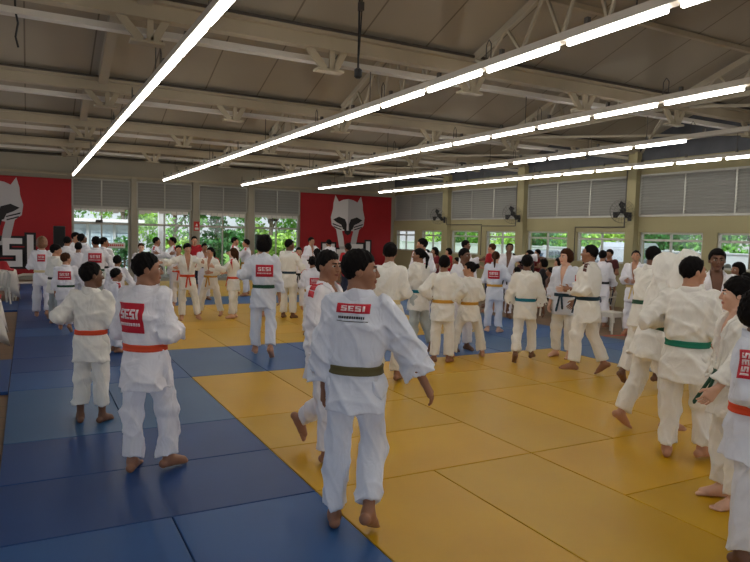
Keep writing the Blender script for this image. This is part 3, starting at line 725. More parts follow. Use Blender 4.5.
for k_, c_ in SK.items():
    SKM[k_] = (mat('skin_'+k_, c_, .5, noise=(14, .06)), mat('lips_'+k_, (int(c_[0]*.86), int(c_[1]*.66), int(c_[2]*.68)), .45))
HAIR = dict(black=mat('hair_black', (17, 14, 14), .75, noise=(60, .3), bump=(90, .35, .003), spec=.12), brown=mat('hair_brown', (66, 40, 24), .75, noise=(60, .3), bump=(90, .35, .003), spec=.12), copper=mat('hair_copper', (120, 82, 54), .55, noise=(60, .35), bump=(90, .5, .004)))
def fab(name, c, r=.9, b=(170, .22, .0025)):
    m = mat(name, c, r, noise=(7, .02), bump=b, sheen=.1); nt = m.node_tree; p = nt.nodes['Principled BSDF']
    tc = nt.nodes.new('ShaderNodeTexCoord'); mp = nt.nodes.new('ShaderNodeMapping'); mp.inputs['Scale'].default_value = (1, 1, .55); mp.inputs['Rotation'].default_value = (.5, .3, .4)
    n = nt.nodes.new('ShaderNodeTexNoise'); n.inputs['Scale'].default_value = 10; n.inputs['Detail'].default_value = 2; n.inputs['Distortion'].default_value = 1.2
    b2 = nt.nodes.new('ShaderNodeBump'); b2.inputs['Strength'].default_value = .42; b2.inputs['Distance'].default_value = .03
    nt.links.new(tc.outputs['Object'], mp.inputs[0]); nt.links.new(mp.outputs[0], n.inputs['Vector']); nt.links.new(n.outputs['Fac'], b2.inputs['Height'])
    old = p.inputs['Normal'].links[0].from_node; nt.links.new(old.outputs[0], b2.inputs['Normal']); nt.links.new(b2.outputs[0], p.inputs['Normal'])
    return m
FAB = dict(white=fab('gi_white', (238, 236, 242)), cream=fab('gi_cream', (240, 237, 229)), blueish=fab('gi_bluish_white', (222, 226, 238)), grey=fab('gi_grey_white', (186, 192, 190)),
           red=fab('shirt_red', (176, 26, 36)), darkred=fab('shirt_dark_red', (112, 22, 30)), black=fab('shirt_black', (30, 28, 32)), navy=fab('shorts_navy', (34, 42, 70)), greyshirt=fab('shirt_grey', (128, 126, 120)),
           maroon=fab('shirt_maroon', (74, 26, 30)), blueshirt=fab('shirt_pale_blue', (168, 186, 206)), yellow=fab('shirt_yellow', (202, 160, 60)), purple=fab('cloth_purple', (92, 60, 120)), brownshirt=fab('shirt_brown', (92, 62, 48)))
BELT = {k: mat('belt_'+k, c, .75, bump=(120, .2, .002)) for k, c in dict(orange=(222, 74, 34), green=(26, 70, 48), teal=(18, 124, 98), blue=(20, 120, 140), navy=(24, 54, 70), yellow=(212, 158, 60), pale=(226, 196, 130), olive=(92, 84, 48), black=(26, 28, 32), cream=(226, 208, 160)).items()}
PATCH = mat('patch_red', (196, 24, 48), .7); PTXT = mat('patch_lettering', (236, 220, 222), .7); PDK = mat('print_dark', (60, 58, 66), .7); SHP = mat('shoulder_print_red', (206, 66, 74), .8); SHD = mat('shoulder_print_brown', (96, 56, 48), .8)
EYEW = mat('eye_white', (228, 222, 214), .25); EYED = mat('eye_iris', (34, 22, 16), .15)
class Fig: pass
def skeleton(o):
    F = Fig(); rot = rotz(-o.get('twist', 0)*D2R) @ rotx(-o.get('lean', 0)*D2R) @ roty(o.get('roll', 0)*D2R)
    legs = o.get('legs', ('stand', 'stand')); arms = o.get('arms', ('down', 'down'))
    F.P = np.zeros(3); F.T = rot; F.leg = []; low = 9
    for s, nm in zip((-1, 1), legs):
        th, sh, pit = LEG[nm] if isinstance(nm, str) else nm
        m = np.array([s, 1, 1]); hip = F.P+np.array([s*.085, 0, -.03])
        kn = hip+nrm(np.array(th)*m)*.40; an = kn+nrm(np.array(sh)*m)*.39
        ya = o.get('toes', 12)*s*D2R; pa = pit*D2R
        fd = np.array([math.sin(ya)*math.cos(pa), math.cos(ya)*math.cos(pa), -math.sin(pa)]); fr_ = nrm(np.cross(fd, [0, 0, 1])); fu = np.cross(fr_, fd)
        heel = an-fd*.045-fu*.046; ball = an+fd*.125-fu*.05
        F.leg.append((hip, kn, an, fd, fr_, fu, heel, ball, s)); low = min(low, heel[2]-.034, (ball+fd*.05)[2]-.03)
    F.ground = low
    if 'seat' in o: F.ground = min(low, -o['seat'])
    F.N = F.T @ np.array([0, -.005, .508]); hr = rot @ rotz(-o.get('hyaw', 0)*D2R) @ rotx(-o.get('hpitch', 0)*D2R) @ roty(o.get('hroll', 0)*D2R)
    F.hs = o.get('hs', 1.0); F.Hr = hr; F.H = F.N+F.T @ np.array([0, .012, .028])+hr @ np.array([0, .01, .115*F.hs])
    F.arm = []
    for s, nm in zip((-1, 1), arms):
        u, f = ARM[nm] if isinstance(nm, str) else nm
        m = np.array([s, 1, 1]); shd = F.T @ np.array([s*.152*o.get('wid', 1), -.005, .450]); u = F.T @ nrm(np.array(u)*m); f = F.T @ nrm(np.array(f)*m)
        el = shd+u*.275; wr = el+f*.245
        F.arm.append((shd, el, wr, f, s))
    top = (F.H+hr @ np.array([0, 0, .118*F.hs]))[2]; F.top = top-F.ground
    F.natural = 1.680+(F.hs-1)*.233
    return F
def fingers(F, o, Vs, Qs, base, nseg):
    """each finger is a tapered chain rooted inside the palm"""
    for (shd, el, wr, f, s) in F.arm:
        inw = np.array([-s, 0, 0.]); inw = F.T @ inw; n = inw-f*(inw@f)
        if np.linalg.norm(n) < .3: n = np.array([0, 0, -1.])-f*(-f[2])
        n = nrm(n); u = nrm(np.cross(f, n))*(s)
        if (F.T.T@u)[1] < -.2 and abs((F.T.T@f)[2]) > .5: u = -u
        F.hand.append((wr, f, n, u))
        curl = o.get('curl', .45)
        spec = [(.030, .070, .0088), (.010, .078, .0090), (-.010, .072, .0088), (-.029, .056, .0078)]
        chains = []
        for off, L, r in spec:
            p0 = wr+f*.070+u*off*.9; d = nrm(f+u*off*2.2); pts = [p0, wr+f*.092+u*off]; a = curl*.55
            for k in range(3):
                dd = d*math.cos(a)+n*math.sin(a); pts.append(pts[-1]+dd*L*(.42, .33, .25)[k]); a += curl
            chains.append((pts, [r*1.05, r*1.05, r, r*.92, r*.72]))
        t0 = wr+f*.022+u*.018; dt = nrm(f*.75+u*.62+n*.25); pts = [t0, t0+dt*.035, t0+dt*.062+n*.004, t0+dt*.066+nrm(f+n*.4)*.026]
        chains.append((pts, [.013, .0125, .011, .008]))
        for pts, rr in chains:
            rings = len(pts); ref = u if len(pts) > 4 else n; V = []
            for i in range(rings):
                d = nrm(pts[min(i+1, rings-1)]-pts[max(i-1, 0)]); a = nrm(ref-d*(ref@d)); c = np.cross(d, a)
                for k in range(nseg): V.append(pts[i]+rr[i]*(a*math.cos(2*PI*k/nseg)+c*math.sin(2*PI*k/nseg)))
            tipd = nrm(pts[-1]-pts[-2]); V.append(pts[-1]+tipd*rr[-1]*.8); V = np.array(V)
            Q = []
            for i in range(rings-1):
                for k in range(nseg): Q.append((i*nseg+k, i*nseg+(k+1) % nseg, (i+1)*nseg+(k+1) % nseg, (i+1)*nseg+k))
            tip = rings*nseg
            for k in range(0, nseg, 2): Q.append(((rings-1)*nseg+k, (rings-1)*nseg+(k+1) % nseg, (rings-1)*nseg+(k+2) % nseg, tip))
            Vs.append(V); Qs.append(np.array(Q)+base); base += len(V)
    return base
def person(pid, x, y, height, heading, q, label, o, group='people in the hall'):
    rg = np.random.default_rng(abs(hash(pid)) % 1000 if False else sum(ord(c)*(i+3) for i, c in enumerate(pid)))
    F = skeleton(o); F.hand = []
    S = height/F.natural; T = F.T.astype(f32); Hr = F.Hr.astype(f32); H = F.H.astype(f32); hs = F.hs
    wid = o.get('wid', 1.0); casual = 'shirt' in o; fatness = o.get('fat', 1.0)
    hb = (.0058, .0085, .0115, .0150)[3-q]/S; hc = (.0075, .0105, .0145, .0195)[3-q]/S
    ph = rg.uniform(0, 6.28, 24)
    def folds(p, kx, kz, amp):
        w = np.zeros(len(p), f32)
        for i in range(4):
            a = ph[i*3]; ux = math.cos(a)*kx*(1+.5*i); uy = math.sin(a)*kx*(1+.5*i); uz = kz*(.7+.45*i)*(1 if i % 2 else -1)
            arg = p[:, 0]*ux+p[:, 1]*uy+p[:, 2]*uz+ph[i*3+1]
            arg = arg+1.1*np.sin(p[:, 2]*(9+3*i)+p[:, 0]*7+ph[i*3+2])
            w += ((1-np.abs(np.sin(arg*.5)))**2-.25)*(1/(1+.5*i))
        return -w*amp
    # ---- torso cloth
    Z = np.array([-.235, -.14, -.02, .075, .12, .22, .34, .42, .470, .500, .532], f32)
    skx = o.get('flare', 1.0)
    if 'hemz' in o: Z[0] = o['hemz']; Z[1] = o['hemz']*.6
    RX = np.array([.190*skx, .182, .166, .144, .152, .166, .176, .176, .146, .098, .066])*wid
    RY = np.array([.158*skx, .150, .138, .118, .124, .134, .134, .122, .100, .080, .072])*(.5+.5*wid)*fatness
    if casual:
        Z = np.array([-.10, -.05, .05, .12, .22, .34, .42, .475, .505, .535], f32)
        RX = np.array([.168, .166, .158, .156, .166, .178, .182, .145, .080, .060])*wid; RY = np.array([.135, .132, .122, .118, .122, .124, .114, .092, .070, .062])*fatness
    def tl(p): return (p-F.P.astype(f32))@T
    def d_torso(p, nz=True):
        t = tl(p); d = prof(t, Z, RX, RY)
        if o.get('hood'): d = smin(d, rcone(p, F.T@np.array([0, 0, .42]), F.H+F.Hr@np.array([0, -.02, .015]), .140, .130), .05)
        if nz:
            zz = t[:, 2]
            d = d+folds(t, 17, 14, .018)*np.clip(np.abs(zz-.075)*14, .25, 1)-.006*np.exp(-((zz-.13)/.045)**2)*(1+np.sin(t[:, 0]*50+ph[20]))
        return d
    def d_sleeves(p, nz=True):
        d = np.full(len(p), 9., f32); lim = .42 if casual else o.get('cuff', .80)
        for (shd, el, wr, f, s) in F.arm:
            u_ = nrm(el-shd)
            if casual:
                c = shd+u_*.15; a = rcone(p, shd-u_*.02, c, .074, .078); a = np.maximum(a, ((p-c.astype(f32))@u_.astype(f32)))
            else:
                c = el+(wr-el)*lim; ru = .070*o.get('slv', 1.0); a = rcone(p, shd, el, .068, ru); fo = rcone(p, el, el+(wr-el)*(lim+.15), ru*.98, ru*1.30)
                cutd = (p-c.astype(f32))@f.astype(f32); fo = np.maximum(fo, cutd)
                a = smin(a, fo, .03)
                if nz:
                    ax = ((p-shd.astype(f32))@u_.astype(f32)); bx = ((p-el.astype(f32))@f.astype(f32))
                    r_ = np.sqrt(((p-el.astype(f32))**2).sum(1))
                    a = a+folds(p, 24, 22, .018)+.008*np.sin(bx*62+ph[21]+3*np.sin(p[:, 2]*11+p[:, 0]*9))*np.exp(-(r_/.13)**2)
                if q >= 1: a = np.maximum(a, -np.maximum(rcone(p, el, el+(wr-el)*(lim+.15), ru*.80, ru*1.14), -cutd-.05))
            d = np.minimum(d, a)
        return d
    def openings(t):
        w = .165*(t[:, 2]-o.get('vz', .13))-(9 if o.get('hood') else 0); v = np.maximum(np.abs(t[:, 0])-w, -(t[:, 1]-.02)); v = np.maximum(v, -(t[:, 2]-.11))
        n = np.sqrt(t[:, 0]**2+(t[:, 1]-.005)**2)-.064+(9 if o.get('hood') else 0); n = np.maximum(n, .45-t[:, 2])
        return np.minimum(v, n) if not casual else np.maximum(n, .49-t[:, 2])
    def d_jacket(p):
        t = tl(p); d = smin(d_torso(p), d_sleeves(p), .035); d = np.maximum(d, -openings(t)); return d
    def d_outer(p): return smin(d_torso(p), d_sleeves(p), .035)
    # ---- trousers
    hem = o.get('hem', .90)
    def d_legs(p):
        pel = ell(p, (0, 0, -.05), (.150*wid, .118*fatness, .14)); d = pel
        for (hip, kn, an, fd, fr_, fu, heel, ball, s) in F.leg:
            sd = nrm(an-kn).astype(f32)
            a = rcone(p, hip, kn, .098*fatness, .078); b_ = rcone(p, kn, an+(an-kn)*.05, .079, .076)
            if casual: b_ = rcone(p, kn, kn+(an-kn)*.3, .078, .078); c = kn+(an-kn)*o.get('short', .2)
            else: c = kn+(an-kn)*hem
            b_ = np.maximum(b_, (p-c.astype(f32))@sd)
            l = smin(a, b_, .03)
            l = l+folds(p, 26, 9, .019)+.005*np.sin((p-kn.astype(f32))@sd*40+ph[22]+s)*np.exp(-(((p-kn.astype(f32))@sd)/.13)**2)
            d = smin(d, l, .022)
        return d
    # ---- body
    def hl(p): return ((p-H)@Hr)/hs
    def d_head(p):
        h = hl(p)
        d = ell(h, (0, -.012, .028), (.074, .094, .090)); d = smin(d, rcone(h, (0, .018, -.012), (0, .050, -.082), .062, .036), .03)
        d = smin(d, ell(h, (0, .045, -.030), (.060, .045, .055)), .02)
        d = smin(d, rcone(h, (-.028, .076, .026), (.028, .076, .026), .012, .012), .016)
        for s in (-1, 1):
            d = -smin(-d, ell(h, (s*.031, .100, .006), (.019, .018, .013)), .010)
            d = smin(d, ell(h, (s*.042, .066, -.020), (.022, .020, .018)), .014)
            d = smin(d, ell(h, (s*.076, -.008, -.004), (.010, .021, .031)), .006)
        d = smin(d, rcone(h, (0, .088, .014), (0, .105, -.026), .008, .0125), .009)
        d = smin(d, ell(h, (0, .097, -.030), (.019, .012, .009)), .006)
        d = smin(d, ell(h, (0, .089, -.0545), (.022, .011, .0065)), .004); d = smin(d, ell(h, (0, .087, -.066), (.019, .011, .007)), .004)
        d = smin(d, ell(h, (0, .077, -.092), (.018, .015, .014)), .012)
        return d*hs
    BZ = np.array([-.14, -.02, .10, .22, .34, .42, .465, .50, .54], f32); BX = np.array([.130, .142, .128, .146, .160, .150, .110, .064, .056])*wid; BY_ = np.array([.10, .108, .096, .106, .108, .094, .074, .060, .056])*fatness
    def d_body(p):
        t = tl(p); d = prof(t, BZ, BX, BY_, None, 2.1)
        d = smin(d, rcone(p, F.T @ np.array([0, -.010, .47]), F.H+F.Hr @ np.array([0, -.022, -.05])*hs, .056, .052), .03)
        d = smin(d, d_head(p), .02)
        for (hip, kn, an, fd, fr_, fu, heel, ball, s) in F.leg:
            l = smin(rcone(p, hip, kn, .076, .050), rcone(p, kn, an, .049, .034), .03)
            calf = kn+(an-kn)*.3-nrm(np.cross(nrm(an-kn), fr_))*0
            l = smin(l, rcone(p, kn+(an-kn)*.15, kn+(an-kn)*.5, .052, .042), .03)
            pp = (p-an.astype(f32)); lf = np.stack([pp@fr_.astype(f32), pp@fd.astype(f32), pp@fu.astype(f32)], 1)
            ft = smin(rcone(lf, (0, -.045, -.044), (0, .02, -.03), .034, .034), rcone(lf, (0, .02, -.036), (s*.004, .125, -.056), .036, .034), .03)
            ft = smin(ft, rcone(lf, (0, .0, .0), (0, .085, -.040), .034, .026), .03)
            if q >= 1:
                for k, (tx, ty_, tr) in enumerate(((-.026, .168, .0145), (-.008, .170, .0105), (.008, .163, .0100), (.022, .154, .0095), (.034, .142, .0090))):
                    ft = smin(ft, rcone(lf, (s*tx*.8, ty_-.045, -.062), (s*tx, ty_, -.067), tr*1.1, tr), .006)
            else: ft = smin(ft, rcone(lf, (-.02*s, .15, -.062), (.022*s, .14, -.064), .018, .015), .02)
            ft = np.maximum(ft, -(lf[:, 2]+.080))
            l = smin(l, ft, .025); d = smin(d, l, .02)
        for (shd, el, wr, f, s) in F.arm:
            a = smin(rcone(p, shd, el, .048, .038), rcone(p, el, wr, .038, .025), .02)
            d = smin(d, a, .03)
        for (wr, f, n, u) in F.hand:
            for k in (-1, 0, 1): d = smin(d, rcone(p, wr+u*.010*k, wr+f*.086+u*.024*k, .0185, .0175), .012)
            d = smin(d, rcone(p, wr+f*.01+u*.01, wr+f*.05+u*.034+n*.006, .016, .014), .012)
        return d
    Vx, Qx = [], []
    tmpV, tmpQ = [], []
    fingers(F, o, tmpV, tmpQ, 0, 8 if q >= 2 else 6)
    pts = [F.H+[.14, .14, .15], F.H-[.14, .14, .15]]
    for L in F.leg: pts += [L[0], L[1], L[2], L[6], L[7]+L[3]*.07]
    for A in F.arm: pts += [A[0], A[1], A[2], A[2]+A[3]*.12]
    pts += [F.T@np.array(v) for v in ((.2, .2, -.2), (-.2, -.2, -.2), (.2, .2, .5), (-.2, -.2, .5), (.2, -.2, 0), (-.2, .2, 0))]
    pts = np.array(pts); lo = pts.min(0)-.11; hi = pts.max(0)+.11
    P, Q = sdf_mesh(d_body, lo, hi, hb)
    base = len(P); off = 0
    for V, Qf in zip(tmpV, tmpQ): Vx.append(V); Qx.append(Qf)
    allV = np.concatenate([P]+Vx); allQ = np.concatenate([Q]+[qq+base for qq in Qx])
    G = np.array([0, 0, F.ground])
    W = lambda V: (np.asarray(V)-G)*S
    me = np_mesh('person', W(allV), allQ, None, True)
    sk = SKM[o.get('skin', 'brown')]; me.materials.append(sk[0]); me.materials.append(sk[1])
    if q >= 1:
        cen = allV[allQ[:len(Q)]].mean(1).astype(f32); h = hl(cen)
        lip = (np.abs(h[:, 0]) < .024) & (h[:, 1] > .078) & (h[:, 2] < -.050) & (h[:, 2] > -.072) & (np.abs(h[:, 0])*.35+np.abs(h[:, 2]+.061) < .0115)
        mi = np.zeros(len(allQ), np.int32); mi[:len(Q)][lip] = 1; me.polygons.foreach_set('material_index', mi)
    root = link(bpy.data.objects.new('person', me)); root.location = (x, y, o.get('z', 0)); root.rotation_euler = (0, 0, -heading*D2R)
    tag(root, label, 'person', group)
    def part(name, V, Qq, m, par=root, smooth=True, lab=None):
        me = np_mesh(name, W(V), Qq, None, smooth); me.materials.append(m); ob = link(bpy.data.objects.new(name, me), par)
        if lab: ob['label'] = lab
        return ob
    # ---- hair
    st = o.get('hair', 'short'); hm = HAIR[o.get('hcol', 'black')]
    def d_hair(p):
        h = hl(p); th = dict(short=.013, buzz=.006, curly=.036, pony=.010, bun=.011, long=.016, afro=.028, fringe=.018, bob=.022).get(st, .013)
        nz = folds(h, 120, 70, .006 if st not in ('buzz',) else .002)
        if st in ('curly', 'afro'): nz = nz+.008*np.sin(h[:, 0]*130+ph[1])*np.sin(h[:, 1]*120+ph[2])*np.sin(h[:, 2]*125+ph[3])
        d = ell(h, (0, -.014, .032), (.075+th*.8, .095+th*.8, .089+th))+nz
        if st in ('curly', 'bob', 'long'): d = smin(d, ell(h, (0, -.04, -.02), (.082+th*.5, .078+th*.5, .075)), .03)
        fr = .056 if st != 'fringe' else .032
        y_ = h[:, 1]
        line = np.interp(y_, [-.12, -.06, -.02, .012, .030, .050, .10], [-.094, -.085, -.034, -.030, .005, fr-.008, fr+.006]).astype(f32)
        if st in ('long', 'bob', 'curly'): line = np.where(h[:, 1] > .035, line, -.12+np.clip(h[:, 1]+.02, 0, 1)*1.2)
        tp = np.clip(.030-(h[:, 2]-line), 0, .06); d = d+tp*(.30 if th < .03 else .18)
        d = np.maximum(d, -(h[:, 2]-line)*.7)
        d = np.maximum(d, -(ell(h, (0, -.012, .028), (.068, .088, .084))))
        if st == 'pony':
            d = smin(d, rcone(h, (0, -.115, .04), (0, -.150, -.02), .026, .030), .015); d = smin(d, rcone(h, (0, -.150, -.02), (.0, -.135, -.20), .032, .014)+nz, .015)
        if st == 'bun': d = smin(d, ell(h, (0, -.125, .055), (.042, .036, .042))+nz, .008)
        if st == 'long':
            d = smin(d, rcone(h, (0, -.075, .0), (.0, -.105, -.30), .066, .030)+nz, .03)
            for s in (-1, 1): d = smin(d, rcone(h, (s*.065, -.03, .0), (s*.06, -.07, -.24), .030, .018)+nz, .02)
        return d*hs
    e = .19*hs
    lo2 = F.H-e-np.array([0, 0, .27 if st in ('long', 'pony') else 0]); hi2 = F.H+e
    if st in ('long', 'pony'): lo2 = lo2-.08
    V, Qq = sdf_mesh(d_hair, lo2, hi2, hb*.9 if q else hb*.75); part('hair', V, Qq, hm)
    # ---- eyes and brows for faces that can be seen
    if o.get('face', 0):
        for s in (-1, 1):
            n = 10; V = []; Qq = []; c = F.H+F.Hr@(np.array([s*.031, .0815, .006])*hs); r = .0125*hs
            for i in range(n+1):
                a = PI*i/n
                for k in range(n):
                    b_ = 2*PI*k/n; V.append(c+F.Hr@(np.array([math.sin(a)*math.cos(b_)*1.25, math.cos(a), math.sin(a)*math.sin(b_)*.72])*r))
            for i in range(n):
                for k in range(n): Qq.append((i*n+k, i*n+(k+1) % n, (i+1)*n+(k+1) % n, (i+1)*n+k))
            ob = part('eye', V, np.array(Qq), EYEW)
            ob.data.materials.append(EYED); ob.data.polygons.foreach_set('material_index', np.array([1 if i < n*.30 else 0 for i in range(n) for k in range(n)], np.int32))
            if q >= 1:
                bp = lambda p: rcone(hl(p), (s*.014, .0915, .026), (s*.047, .079, .029), .0055, .0035)*hs
                cc = F.H+F.Hr@(np.array([s*.031, .086, .028])*hs); V, Qq = sdf_mesh(bp, cc-.03*hs, cc+.03*hs, .0028); part('eyebrow', V, Qq, hm)
    # ---- clothes
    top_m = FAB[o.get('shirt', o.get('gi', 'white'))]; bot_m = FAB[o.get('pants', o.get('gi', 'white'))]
    V, Qq = sdf_mesh(d_jacket, lo-.05, hi+.05, hc); jk = part('shirt' if casual else 'jacket', V, Qq, top_m)
    V, Qq = sdf_mesh(d_legs, lo-.02, hi+.02, hc); part('shorts' if casual and o.get('short', .2) < .5 else 'trousers', V, Qq, bot_m)
    if not casual:
        def d_lapel(p):
            t = tl(p); dj = d_torso(p); dc = openings(t)
            return np.maximum(np.maximum(np.maximum(dj-.010, dc-.034), -(dc+.004)), -(t[:, 2]-.10))
        if q >= 1 or o.get('face', 0) or True:
            V, Qq = sdf_mesh(d_lapel, F.P+F.T@np.array([0, 0, .32])-.34, F.P+F.T@np.array([0, 0, .32])+.34, min(hc, .013)); part('collar', V, Qq, top_m)
        bz = .075
        kn_ = o.get('knot', 1)
        def d_belt(p):
            t = tl(p); d = np.maximum(d_torso(p, False)-.013, np.abs(t[:, 2]-bz-.12*t[:, 0]*o.get('btilt', 0))-.026)
            if kn_:
                yk = .118*fatness*(.5+.5*wid)+.016
                t2 = t*np.array([1, 1.7, 1], f32)
                k = rcone(t2, (-.016, yk*1.7, bz), (.018, yk*1.7, bz-.006), .024, .022)
                for s, L in ((-1, .20), (1, .24)):
                    sw = o.get('swing', 0)
                    k = smin(k, np.maximum(rcone(t*np.array([1, 1.9, 1], f32), (s*.012, (yk+.006)*1.9, bz), (s*(.05+.02*sw), (yk+.035+.05*abs(sw))*1.9, bz-L), .017, .019), -9), .006)
                d = np.minimum(d, k)
            return d
        V, Qq = sdf_mesh(d_belt, F.P+F.T@np.array([0, 0, bz])-.36, F.P+F.T@np.array([0, 0, bz])+.36, min(hc*.8, .010)); part('belt', V, Qq, BELT[o.get('belt', 'black')])
    # ---- printed patches, laid onto the cloth
    def onto(uv, org, U, Vv, D, lift):
        p = (org[None]+uv[:, :1]*U[None]+uv[:, 1:]*Vv[None]).astype(f32)
        for _ in range(26):
            d = d_outer(p)-lift; p = p+(D[None]*np.clip(d, -.02, .05)[:, None]*.7).astype(f32)
        return p
    def sheet(rects, org, U, Vv, D, lift, step, name, m, par):
        VV = []; QQ = []; b0 = 0
        for (a, c, d_, e_) in rects:
            nx = max(1, int(round((d_-a)/step))); ny = max(1, int(round((e_-c)/step)))
            gx, gy = np.meshgrid(np.linspace(a, d_, nx+1), np.linspace(c, e_, ny+1), indexing='ij')
            VV.append(onto(np.stack([gx.ravel(), gy.ravel()], 1), org, U, Vv, D, lift))
            for i in range(nx):
                for j in range(ny): k = b0+i*(ny+1)+j; QQ.append((k, k+ny+1, k+ny+2, k+1))
            b0 += (nx+1)*(ny+1)
        ob = part(name, np.concatenate(VV), np.array(QQ), m, par)
        md = ob.modifiers.new('thick', 'SOLIDIFY'); md.thickness = .004*S; md.offset = 0
        return ob
    step = (.012, .016, .024, .03)[3-q]
    def text_rects(word, x0, x1, z0, z1):
        out = []; adv = [.30 if c_ == 'I' else .78 for c_ in word]; g = (x1-x0)/(sum(adv)+.20*(len(word)-1)); xx = x0
        for chx, w_ in zip(word, adv):
            for a, c, d_, e_ in ([(0, 0, 1, 1)] if chx == 'I' else letter_rects(chx)): out.append((xx+g*w_*a, z0+(z1-z0)*c, xx+g*w_*d_, z0+(z1-z0)*e_))
            xx += g*(w_+.20)
        return out
    if 'patch' in o:
        kind, w_, h_, zc, xc = o['patch']
        org = F.P+F.T@np.array([xc, -.42, zc]); U = F.T@np.array([1., 0, 0]); Vv = F.T@np.array([0, 0, 1.]); Dd = F.T@np.array([0, 1., 0])
        pt = sheet([(-w_/2, -h_/2, w_/2, h_/2)], org, U, Vv, Dd, .005, step, 'back_patch', PATCH, jk)
        z0, z1 = (-h_*.02, h_*.30) if kind == 'sq' else (-h_*.28, h_*.28)
        sheet(text_rects('SESI', -w_*.36, w_*.36, z0, z1), org, U, Vv, Dd, .0085, step*1.3, 'patch_lettering', PTXT, jk)
        if kind == 'sq':
            r_ = []; k = -w_*.40
            while k < w_*.36: l_ = w_*rg.uniform(.04, .09); r_.append((k, -h_*.26, min(k+l_, w_*.40), -h_*.16)); k += l_+w_*.025
            sheet(r_, org, U, Vv, Dd, .0085, .05, 'patch_small_print', PTXT, jk)
        else:
            r_ = []; k = -w_*.42
            while k < w_*.34: l_ = w_*rg.uniform(.03, .07); r_.append((k, -h_*1.10, min(k+l_, w_*.40), -h_*.84)); k += l_+w_*.02
            r_.append((-w_*.48, -h_*1.42, w_*.48, -h_*1.36))
            sheet(r_, org, U, Vv, Dd, .006, .05, 'back_print', PDK, jk)
    for s in o.get('shoulder', ()):
        U = F.T@nrm([s*1., 0, -.30]); Vv = F.T@np.array([0, 1., 0]); Dd = F.T@nrm([-s*.30, 0, -1.]); org = F.P+F.T@np.array([s*.135, -.005, .46])-Dd*.25
        pm = SHD if o.get('shcol') == 'brown' else SHP
        sheet([(-.07+.036*i, -.022, -.07+.036*i+.030, .022) for i in range(5)], org, U, Vv, Dd, .005, .02, 'shoulder_patch', pm, jk)
    if 'chest' in o:
        s = o['chest']; org = F.P+F.T@np.array([s*.095, .42, .33]); U = F.T@np.array([1., 0, 0]); Vv = F.T@np.array([0, 0, 1.]); Dd = F.T@np.array([0, -1., 0])
        sheet([(-.028, -.04, .028, .04)], org, U, Vv, Dd, .005, .016, 'chest_patch', PATCH, jk)
    if 'sleeve' in o:
        s = o['sleeve']; shd, el, wr, f, _ = F.arm[0 if s < 0 else 1]; u_ = nrm(el-shd); out = o.get('slv_dir', (s, -.6, 0)); out = nrm(F.T@np.array(out, float)); out = nrm(out-u_*(out@u_)); sd = np.cross(u_, out)
        sheet([(-.05, -.085, .05, .085)], shd+u_*.10+out*.3, sd, u_, -out, .005, .016, 'sleeve_patch', PATCH, jk)
        sheet([(-e_, a, -c, d_) for a, c, d_, e_ in text_rects('SESI', -.066, .066, -.024, .024)], shd+u_*.10+out*.3, sd, u_, -out, .0085, .03, 'sleeve_lettering', PTXT, jk)
    return root
